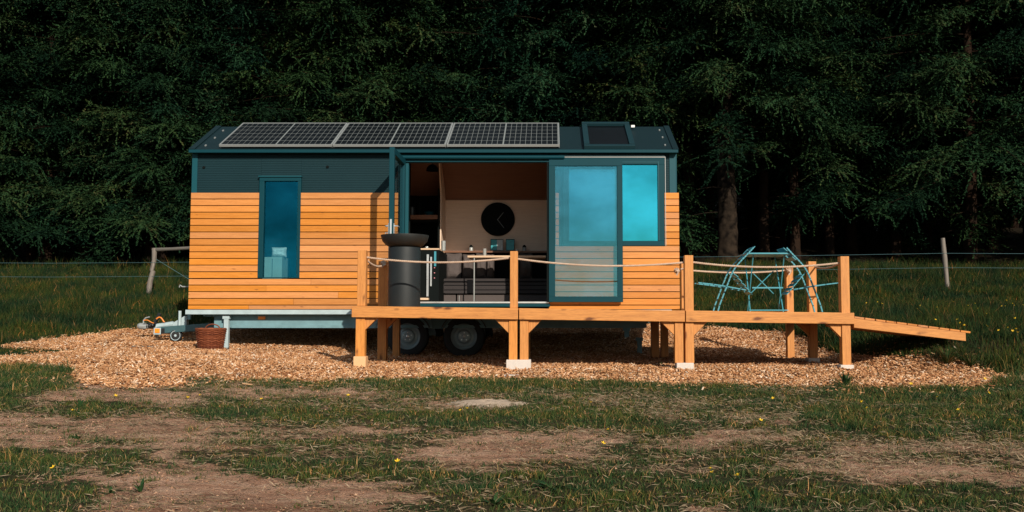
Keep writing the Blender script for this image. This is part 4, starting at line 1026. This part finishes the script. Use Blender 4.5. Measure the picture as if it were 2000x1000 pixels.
mb.build('slats', M['deck_y'], RP, bevel=.002)
# ---------------------------------------------------------------- ropes
def rope(p, q, sag, label, r=.0105, extra=None, steps=None):
    p = Vector(p); q = Vector(q); L = (q-p).length; n = steps or int(L/.011)
    def c(t): v = p.lerp(q, t); v.z -= sag*4*t*(1-t); return v
    d = (q-p).normalized(); a = d.cross(Vector((0, 0, 1))).normalized(); b = a.cross(d)
    mb = MB()
    for s in range(3):
        pts = []
        for i in range(n+1):
            t = i/n; th = 2*PI*(t*L/.075)+s*2*PI/3
            pts.append(c(t)+a*(math.cos(th)*r*.62)+b*(math.sin(th)*r*.62))
        mb.tube(pts, r*.62, 6)
    if extra:
        for (x, y, z, rad) in extra:        # knot: a few loops
            for j in range(4):
                ph = j*.8; pts = [Vector((x, y, z))+Vector((math.cos(t)*rad*math.cos(ph), math.sin(t)*rad, math.cos(t)*rad*math.sin(ph)+.01*math.sin(2*t))) for t in np.linspace(0, 2*PI, 14)]
                mb.tube(pts, r*.8, 6)
            mb.tube([Vector((x, y-rad, z)), Vector((x+.012, y-rad-.01, z-.03)), Vector((x-.01, y-rad, z-.06))], [r*.9, r, r*1.4], 6)
    o = mb.build('rope', M['rope'], None, org=tuple(p), smooth=True)
    return tag(o, label, 'rope', 'ropes strung between the deck posts')
yr = YD0+.055
rope((PX(713), yr, PZ(502)), (PX(996), yr, PZ(503)), (PZ(502)-PZ(511.5))-.0, 'rope sagging across the fire bowl between the first two front posts')
rope((PX(1011), yr, PZ(505)), (PX(1338), yr, PZ(512)), PZ(508)-PZ(518), 'rope sagging across the sliding door between the second and third front posts')
rope((PX(1355), yr, PZ(511.5)), (PX(1645), yr, PZ(513)), PZ(511)-PZ(520), 'upper front rope passing before the bistro table')
rope((PX(1345, YM), YM+.05, PZ(527, YM)), (PX(1538, YK), YK+.05, PZ(527.5, YK)), .035, 'rear rope ending in a frayed knot on the back post behind the table', extra=[(PX(1541, YK), YK-.02, PZ(529, YK), .042)])
rope((PX(1594, YM), YM+.03, PZ(521, YM)), (PX(1646), YD0+.1, PZ(513.5)), .035, 'short side rope between the two right hand posts')
rope((PX(708), YD0+.1, PZ(503)), (PX(752, YM), YM, PZ(516, YM)), .06, 'short slack side rope between the two left hand posts', extra=[(PX(748, YM), YM-.02, PZ(514, YM), .03)])
rope((PX(1330, YM), YM-.01, PZ(526, YM)), (PX(1345, YM), YM-.015, PZ(522, YM)), .0, 'knotted rope end tied round the post beside the cabin corner', extra=[(PX(1322, YM), YM-.02, PZ(529, YM), .035)])
# ---------------------------------------------------------------- fire bowl
yg = 12.02; xg = WX(790, 540, yg)
FB = thing('fire_bowl_grill', 'tall black cylindrical grill column with a wide fire bowl on top', 'fire bowl', (xg, yg, dz(xg)))
rb = (WX(822, 540, yg)-WX(759, 540, yg))/2*.985
zt5 = WZ(484, yg); zb5 = dz(xg)+.002
MB().lathe([(0, 0), (rb, 0), (rb, .02), (rb*1.0, zt5-zb5-.01), (rb*.98, zt5-zb5), (rb*.6, zt5-zb5)], (xg, yg, zb5), 64).build('column', M['grill'], FB, smooth=True)
rw = (WX(838, 465, yg)-WX(745, 465, yg))/2; zb6, zt6 = WZ(483.5, yg), WZ(460, yg); hh = zt6-zb6
MB().lathe([(0, .0), (rw*.60, 0), (rw*.78, hh*.18), (rw*.93, hh*.5), (rw, hh*.93), (rw, hh), (rw*.96, hh), (rw*.9, hh*.55), (rw*.6, hh*.15), (0, hh*.1)], (xg, yg, zb6), 64).build('bowl', M['grill_bowl'], FB, smooth=True)
MB().lathe([(rb*.55, 0), (rb*.55, zb6-zt5+.01)], (xg, yg, zt5-.002), 32).build('bowl_support', M['black'], FB)
# ---------------------------------------------------------------- bistro set
yB = 12.1; dzt = dz(WX(1500, 600, yB))+.002
def bp(px, py, y): return Vector((WX(px, py, yB), y, WZ(py, yB)))
TB = thing('bistro_table', 'blue folding bistro table with crossed legs on the deck', 'table', (WX(1497, 600, yB), yB+.1, dzt))
mb = MB(); ta = bp(1453, 497, yB); tb2 = bp(1540, 497, yB)
mb.box(ta.x, tb2.x, yB-.17, yB+.42, ta.z-.008, ta.z+.012); mb.build('table_top', M['bistro'], TB, bevel=.005)
yn1, yf1 = yB-.10, yB+.35
def leg(a, b): 
    MB().tube([a, b], .008, 8).build('leg', M['bistro'], TB)
def at(px, py, y): return Vector((WX(px, py, yB), y, WZ(py, yB)))
zt7 = ta.z-.010
for xx in (1468, 1528):
    a = at(xx, 505, yn1); a.z = zt7; b = at(xx+(3 if xx < 1500 else 5), 600, yf1); b.z = dzt; leg(a, b)
    a = at(xx-2, 505, yf1); a.z = zt7; b = at(xx-(6 if xx < 1500 else 2), 600, yn1); b.z = dzt; leg(a, b)
mb = MB(); c = at(1470, 601, yn1); d = at(1536, 601, yn1); c.x = at(1460, 600, yn1).x; mb.bar(Vector((c.x, yn1, dzt+.025)), Vector((d.x, yn1, dzt+.025)), .012, .012)
mb.bar(at(1469, 562, yn1+.1), at(1529, 562, yn1+.1), .018, .018); mb.build('stretcher', M['bistro'], TB)
MB().tube([at(1478, 533, yB+.2), at(1518, 573, yB+.2)], .007, 8).build('cross_brace', M['bistro'], TB)
MB().tube([at(1518, 528, yB+.21), at(1472, 573, yB+.21)], .007, 8).build('cross_brace', M['bistro'], TB)
def curve(pp, y, n=4):
    out = []
    P = [Vector((WX(px, py, yB), y, WZ(py, yB))) for px, py in pp]
    for i in range(len(P)-1):
        p0 = P[max(i-1, 0)]; p1 = P[i]; p2 = P[i+1]; p3 = P[min(i+2, len(P)-1)]
        for k in range(n):
            t = k/n; out.append(.5*((2*p1)+(p2-p0)*t+(2*p0-5*p1+4*p2-p3)*t*t+(3*p1-p0-3*p2+p3)*t**3))
    out.append(P[-1]); return out
def fchair(mir, label):
    f = (lambda px: px) if not mir else (lambda px: 2994-px)
    r = thing('folding_chair', label, 'chair', (WX(f(1410), 600, yB), yB, dzt), 'folding chairs tipped against the bistro table')
    Y0, Y1 = yB-.19, yB+.15
    main = [(f(1465), 486), (f(1452), 500), (f(1436), 517), (f(1425), 533), (f(1414), 560), (f(1397), 604.3)]
    other = [(f(1360), 553), (f(1400), 558), (f(1450), 567)]
    for Y in (Y0, Y1):
        c = curve(main, Y); c[-1].z = dzt+.011
        mb = MB()
        for i in range(len(c)-1): mb.bar(c[i], c[i+1]+(c[i+1]-c[i])*.12, .016, .030, (0, 1, 0))
        mb.build('back_leg', M['bistro'], r)
        c = curve(other, Y+(.018 if Y == Y0 else -.018)); mb = MB()
        for i in range(len(c)-1): mb.bar(c[i], c[i+1]+(c[i+1]-c[i])*.12, .014, .026, (0, 1, 0))
        mb.build('front_leg', M['bistro'], r)
    # backrest slats
    mb = MB()
    for (px, py) in ((1466, 488), (1449, 505)):
        c = at(f(px), py, yB-.01); dd = Vector((1 if not mir else -1, 0, .9)).normalized(); nn = Vector((-dd.z, 0, dd.x)); mb.obox(c+nn*.012, dd*.034, (0, .185, 0), nn*.005)
    mb.build('backrest_slats', M['bistro'], r, bevel=.002)
    mb = MB()
    for i in range(5):
        t = i/4; c = at(f(1434+27*t), 540+33*t, yB-.01); dd = Vector(((1 if not mir else -1)*.75, 0, -.66)).normalized(); nn = Vector((-dd.z, 0, dd.x)); mb.obox(c, dd*.028, (0, .165, 0), nn*.005)
    mb.build('seat_slats', M['bistro'], r, bevel=.002)
    for Y in (Y0+.04, Y1-.04):
        MB().bar(at(f(1427), 533, Y), at(f(1463), 576, Y), .008, .014, (0, 1, 0)).build('seat_rail', M['bistro'], r)
    MB().tube([at(f(1363), 553.5, Y0+.02), at(f(1363), 553.5, Y1-.02)], .007, 8).build('crossbar', M['bistro'], r)
fchair(False, 'blue folding chair tipped inward against the left edge of the bistro table')
fchair(True, 'blue folding chair tipped inward against the right edge of the bistro table')
# ---------------------------------------------------------------- basket
ybk = 13.98; xk = WX(412, 660, ybk); zb8 = WZ(682, ybk); hb = WZ(643, ybk)-zb8
BK = thing('wicker_basket', 'brown wicker basket on the chips under the front of the cabin', 'basket', (xk, ybk, zb8))
r0, r1 = .175, .215; mb = MB(); rows_ = 17; ns = 22
for j in range(rows_):
    t = j/(rows_-1); R_ = r0+(r1-r0)*t; z = zb8+.012+t*(hb-.03)
    pts = [(xk+(R_+.007*math.cos(ns/2*a+(j % 2)*PI))*math.cos(a), ybk+(R_+.007*math.cos(ns/2*a+(j % 2)*PI))*math.sin(a), z+.003*math.sin(a*5+j)) for a in np.linspace(0, 2*PI, 67)]
    mb.tube(pts, .0085, 5, False)
mb.build('weave', M['wicker'], BK, smooth=True)
mb = MB()
for k in range(ns):
    a = 2*PI*k/ns; mb.tube([(xk+r0*math.cos(a), ybk+r0*math.sin(a), zb8), (xk+r1*math.cos(a), ybk+r1*math.sin(a), zb8+hb)], .0075, 5)
for q in (0, 1): mb.tube([(xk+(r1+.004)*math.cos(a), ybk+(r1+.004)*math.sin(a), zb8+hb-.006+q*.014+.004*math.sin(a*9+q*3)) for a in np.linspace(0, 2*PI, 49)], .011, 6, False)
mb.build('stakes_and_rim', M['wicker'], BK, smooth=True)
MB().tube([(xk+.03+.11*math.cos(t), ybk-.02, zb8+hb+.075*math.sin(t)) for t in np.linspace(0, PI, 14)], .010, 6).build('handle', M['wicker'], BK, smooth=True)
MB().lathe([(0, .01), (r0*.97, .01), (r1*.95, hb*.9), (r1*.9, hb*.9), (r0*.9, .03), (0, .03)], (xk, ybk, zb8), 32).build('lining', M['soffit'], BK)

# ---------------------------------------------------------------- fence
FN = thing('wire_fence', 'weathered post and wire fence running along the grassy bank', 'fence', (0, 21, .5))
yfn = 20.6
def fpost(pts, y, r, mat='grey_wood', wig=.012):
    P = []
    for i, (px, py) in enumerate(pts):
        x, z = W(px, py, y); P.append((x+random.uniform(-wig, wig), y, z))
    MB().tube(P, [r*random.uniform(.88, 1.1) for _ in P], 9).build('post', M[mat], FN, smooth=True)
fpost([(290, 582), (292, 560), (294, 548), (299, 530), (296, 528), (301, 508), (302, 485)], yfn, .055, wig=.004)
mb = MB(); P = [W(298, 488, yfn), W(335, 486.5, yfn), W(372, 484.5, yfn), W(460, 483, yfn)]; mb.tube([(p[0], yfn, p[1]) for p in P], [.045, .04, .042, .04], 9); mb.build('rail', M['grey_wood_x'], FN, smooth=True)
P = [W(303, 505, yfn), W(360, 540, yfn), W(420, 575, yfn)]; MB().tube([(p[0], yfn, p[1]) for p in P], .005, 6).build('stay_wire', M['galv_dull'], FN)
fpost([(1852, 578), (1849, 545), (1845, 505), (1841, 465)], yfn, .052, wig=.002)
fpost([(640, 575), (640, 490)], yfn+.1, .05); fpost([(1150, 575), (1150, 490)], yfn+.1, .05)
fpost([(-120, 575), (-118, 490)], yfn, .05); fpost([(2230, 575), (2228, 480)], yfn, .05)
for (pz0, pz1) in ((513, 495), (540, 523)):
    mb = MB(); P = []
    for px, q in ((-120, 0), (100, .25), (300, 0), (640, 0), (900, .1), (1150, 0), (1500, .35), (1845, 0), (2050, .2), (2230, 0)):
        t = (px+120)/2350; py = pz0+(pz1-pz0)*min(1, max(0, (px-300)/1540))+q*5; x, z = W(px, py, yfn); P.append((x, yfn+(.1 if 500 < px < 1200 else -.05), z))
    mb.tube(P, .0035, 5); mb.build('wire', M['galv_dull'], FN)

# ---------------------------------------------------------------- small plants
def ground_hit(px, py):
    u = (px-CX)/F; v = (500-py)/F; d = (u, CP-v*SP, SP+v*CP)
    lo, hi = 3.0, 30.0; t = 3.0; prev = 3.0
    while t < 30:
        if d[2]*t < float(gz(d[0]*t, d[1]*t)): break
        prev = t; t += .1
    for _ in range(12):
        m_ = (prev+t)/2
        if d[2]*m_ < float(gz(d[0]*m_, d[1]*m_)): t = m_
        else: prev = m_
    return d[0]*t, d[1]*t, float(gz(d[0]*t, d[1]*t))
def flower_mesh():
    mb = MB(); mb.tube([(0, 0, 0), (.004, 0, .5), (0, 0, 1)], .02, 4); return mb
fm = bpy.data.meshes.new('petals'); V = []; Fc = []
for k in range(5):
    a = k*2*PI/5; b = .45
    n = len(V); V += [(0, 0, 0), (.011*math.cos(a-b), .011*math.sin(a-b), .004), (.017*math.cos(a), .017*math.sin(a), .008), (.011*math.cos(a+b), .011*math.sin(a+b), .004), (0, 0, -.004)]
    Fc += [(n, n+1, n+2, n+3), (n+4, n+3, n+2, n+1)]
fm.from_pydata(V, [], Fc); fm.materials.append(M['yellow'])
sm = bpy.data.meshes.new('stem'); mb = MB().tube([(0, 0, -.09), (.004, .002, -.04), (0, 0, -.003)], .0016, 4); sm.from_pydata([tuple(v) for v in mb.v], [], mb.f); sm.materials.append(M['fern'])
fl_pts = [(103, 941, 0), (225, 792, 0), (390, 791, 0), (510, 799, 0), (680, 791, 0), (776, 928, 0), (855, 757, 0), (899, 822, 0), (912, 818, 0), (1153, 805, 0), (1188, 862, 0), (1178, 891, 0), (1388, 943, 0), (1391, 951, 0), (1441, 957, 0), (1486, 843, 0), (1510, 797, 0), (1693, 817, 0),
          (1856, 771, 0), (1932, 786, 0), (1924, 757, 0), (1873, 821, 0), (1830, 794, 0), (1780, 767, 0), (140, 822, 0), (1683, 805, 0), (1972, 842, 0), (366, 796, 0), (332, 818, 0)]
rf = random.Random(4)
fl_pts += [(rf.uniform(1820, 2000), rf.uniform(604, 690), 1) for _ in range(34)]+[(rf.uniform(1690, 1830), rf.uniform(600, 630), 1) for _ in range(7)]
for px, py, bank in fl_pts:
    x, y, z = ground_hit(px, py); hgt = .09 if not bank else rf.uniform(.15, .24); s = rf.uniform(.9, 1.25)
    t = thing('buttercup', 'tiny yellow buttercup rising from the bank grass right of the ramp' if bank else 'tiny yellow buttercup in the patchy foreground grass', 'flower', (x, y, z+hgt-.0), 'buttercups on the bank' if bank else 'buttercups in the foreground grass')
    t.rotation_euler = (rf.uniform(.1, .8), rf.uniform(-.4, .4), rf.uniform(0, 6)); t.scale = (s, s, s)
    for nm, me in (('petals', fm), ('stem', sm)):
        o = bpy.data.objects.new(nm, me); COL.objects.link(o); o.parent = t
def leafy(px, py, n, L, wd, label, name='weed', cat='weed', mat='fern', up=.8, seed=0, group=None):
    x, y, z = ground_hit(px, py); rs = random.Random(seed); mb = MB()
    for k in range(n):
        a = rs.uniform(0, 2*PI); l = L*rs.uniform(.6, 1.15); e = up*rs.uniform(.5, 1.2); w = wd*rs.uniform(.7, 1.2)
        d = Vector((math.cos(a), math.sin(a), 0)); s = Vector((-d.y, d.x, 0)); rows = []
        for i in range(5):
            t = i/4; c = Vector((x, y, z-.01))+d*(l*t*math.cos(e)*(1+.2*t))+Vector((0, 0, l*(math.sin(e)*t-.35*t*t))); ww = w*[.25, .8, 1, .7, .05][i]/2
            rows += [c-s*ww, c+Vector((0, 0, -.12*ww)), c+s*ww]
        b0 = len(mb.v); mb.v += [tuple(q) for q in rows]
        for i in range(4):
            for j in range(2): q = b0+i*3+j; mb.f.append((q, q+1, q+4, q+3))
    o = mb.build(name, M[mat], None, org=(x, y, z), smooth=True); return tag(o, label, cat, group)
leafy(1000+2*0+(-35), 985, 12, .13, .032, 'broad leaved weed at the bottom centre edge of the picture', seed=1)
leafy(1080, 955, 14, .15, .03, 'broad leaved weed left of the lower right turf', seed=2)
leafy(1478, 985, 9, .17, .016, 'upright pale bladed tuft at the bottom right of the picture', up=1.4, seed=3)
leafy(215, 965, 8, .12, .02, 'dark star shaped weed on the bare soil at lower left', seed=4)
leafy(275, 960, 9, .13, .02, 'taller dark weed on the bare soil at lower left', up=1.2, seed=5)
leafy(1652, 757, 34, .27, .022, 'bushy dark weed at the front edge of the chips before the right post', up=1.3, seed=6)
leafy(1850, 712, 260, .40, .008, 'arching clump of long grass in front of the ramp end', name='grass_clump', cat='grass clump', mat='grass', up=1.1, seed=7)
leafy(1895, 716, 160, .28, .008, 'lower arching grass clump at the right end of the wood chips', name='grass_clump', cat='grass clump', mat='grass', up=1.0, seed=8)
leafy(1290, 716, 22, .11, .02, 'small leafy weed in the shade edge left of the third front post', seed=10, up=1.1)
leafy(1318, 724, 18, .12, .02, 'leafy weed against the concrete block of the third front post', seed=11, up=1.1)
leafy(1160, 715, 14, .08, .008, 'thin grass tuft in the shadow edge under the middle platform', mat='grass', up=1.3, seed=12)
leafy(760, 712, 14, .08, .008, 'thin grass tuft on the chips under the left platform', mat='grass', up=1.3, seed=13)
leafy(383, 697, 18, .09, .010, 'small grass tuft on the chips left of the basket', mat='grass', up=1.2, seed=14)
leafy(272, 722, 16, .10, .010, 'small grass tuft on the chips at the left', mat='grass', up=1.2, seed=15)
leafy(180, 742, 16, .10, .012, 'grass tuft at the lower left edge of the chips', mat='grass', up=1.2, seed=16)
leafy(152, 858, 7, .10, .018, 'bright leaved seedling on the left bare strip', up=1.2, seed=17)
leafy(155, 796, 8, .14, .02, 'pale upright leaves in the left grass strip', up=1.35, seed=18)
def fern(px, py, y, label, n=9, L=.5, seed=0):
    x, z = W(px, py, y); z = float(gz(x, y)); rs = random.Random(seed); mb = MB()
    for k in range(n):
        a = rs.uniform(0, 2*PI); l = L*rs.uniform(.7, 1.2); d = Vector((math.cos(a), math.sin(a), 0)); s = Vector((-d.y, d.x, 0))
        for i in range(14):
            t = (i+1)/14; c = Vector((x, y, z))+d*(l*.75*t)+Vector((0, 0, l*(1.05*t-.55*t*t))); ww = l*.2*math.sin(PI*min(1, t*.9+.08))
            for sd in (-1, 1): mb.add([c, c+s*sd*ww*.5+d*.012, c+s*sd*ww+d*.03-Vector((0, 0, .01)), c+s*sd*ww*.5-d*.014], [(0, 1, 2, 3)])
    o = mb.build('fern', M['fern'], None, org=(x, y, z)); tag(o, label, 'fern', 'ferns at the forest edge')
for i, (px, y, lb) in enumerate(((110, 25.2, 'low fern at the forest edge at the far left'), (160, 24.8, 'light green fern second from the left at the forest edge'), (215, 25.0, 'fern at the forest edge left of the fence post'), (1675, 23.5, 'pale fern frond behind the right corner post'), (1465, 24.5, 'fern visible between the blue chair and the table'))):
    fern(px, 510, y, lb, seed=i)
def dry_tuft(px, py, label, seed):
    leafy(px, py, 70, .38, .008, label, name='dry_tuft', cat='grass tuft', mat='straw', up=1.15, seed=seed)
dry_tuft(1955, 575, 'yellowish dry grass tuft on the bank right of the fence post', 31)
# loose timber offcut and white stones
x, y, z = ground_hit(998, 738); single(MB().obox((x, y, z+.025), (.085, .02, 0), (-.01, .04, 0), (0, 0, .012)), 'timber_offcut', M['concrete'], 'whitish timber offcut lying on the chips near the middle', 'offcut', bevel=.003)
x, y, z = ground_hit(330, 679); single(MB().obox((x, y, z+.02), (.55, .06, 0), (-.006, .02, 0), (0, 0, .008)), 'lath', M['grey_wood_x'], 'thin dark lath lying on the chips in front of the coupling', 'lath')
x, y, z = ground_hit(350, 668); single(MB().obox((x, y, z+.012), (.13, .02, 0), (-.01, .10, 0), (0, 0, .012)), 'wood_pad', M['padwood'], 'pale board under the jockey wheel', 'board', bevel=.003)
# sandy pile in the grass
px, py = 952, 789; x, y, z = ground_hit(px, py); mb = MB(); n = 28; V = []; Fc = []
rs = np.random.RandomState(2)
for j in range(9):
    for k in range(n):
        a = 2*PI*k/n; r = j/8; V.append((x+.42*r*math.cos(a)*(1+.12*math.sin(3*a)), y+.2*r*math.sin(a), float(gz(x+.42*r*math.cos(a), y+.2*r*math.sin(a)))+.045*(1-r*r)-.006+.004*rs.normal()))
mb.v = V; mb.f = [(j*n+k, j*n+(k+1) % n, (j+1)*n+(k+1) % n, (j+1)*n+k) for j in range(8) for k in range(n)]
o = mb.build('sand_heap', simple('pale_sand', (.40, .31, .235), .95, 0, .3, 25, .1, bump=.8, bscale=90), None, org=(x, y, z), smooth=True); tag(o, 'low pale heap of sandy soil in the grass below the middle posts', 'soil heap')

# ---------------------------------------------------------------- light, sky, camera
sd = Vector((.49, -1.10, .572)).normalized()
su = bpy.data.lights.new('sun', 'SUN'); su.energy = 5.0; su.angle = math.radians(.5); su.color = (1.0, .90, .76)
so_ = bpy.data.objects.new('sun', su); COL.objects.link(so_); so_.rotation_euler = (-sd).to_track_quat('-Z', 'Y').to_euler()
w = bpy.data.worlds.new('World'); SC.world = w; w.use_nodes = True; nt = w.node_tree; nt.nodes.clear(); N = NT(nt)
out = N.n('ShaderNodeOutputWorld'); bg = N.n('ShaderNodeBackground'); N.l(bg.outputs[0], out.inputs[0])
sky = N.n('ShaderNodeTexSky', sky_type='NISHITA'); sky.sun_disc = False
sky.sun_elevation = math.asin(sd.z); sky.sun_rotation = math.atan2(sd.x, sd.y)
tc = N.n('ShaderNodeTexCoord').outputs['Generated']
cl = N.noise(N.map(tc, (2.6, 2.6, 4.4), (1.3, 0, .4)), 3.4, 8, .60)
cf = N.ramp(cl, [(.40, g3(.12)), (.52, g3(.5)), (.66, g3(1))])
skyc = N.mix(1.0, sky.outputs[0], (.80, .97, 1.08), 'MULTIPLY')
cc = N.mix(N.math('MULTIPLY', cf, .55), skyc, (27.0, 31.0, 33.0))
N.l(cc, bg.inputs[0]); bg.inputs[1].default_value = .038
cam = bpy.data.cameras.new('camera'); co = bpy.data.objects.new('camera', cam); COL.objects.link(co)
cam.sensor_width = 36; cam.lens = 36*F/2000; cam.shift_x = -(CX-1000)/2000; cam.clip_end = 1500; cam.clip_start = .1
co.location = (0, 0, 0); co.rotation_euler = (PI/2+PITCH, 0, 0)
SC.camera = co
SC.view_settings.view_transform = 'Standard'; SC.view_settings.look = 'None'; SC.view_settings.exposure = 0; SC.view_settings.gamma = 1
SC.cycles.max_bounces = 6; SC.cycles.transparent_max_bounces = 12
try: SC.cycles.use_denoising = True
except Exception: pass
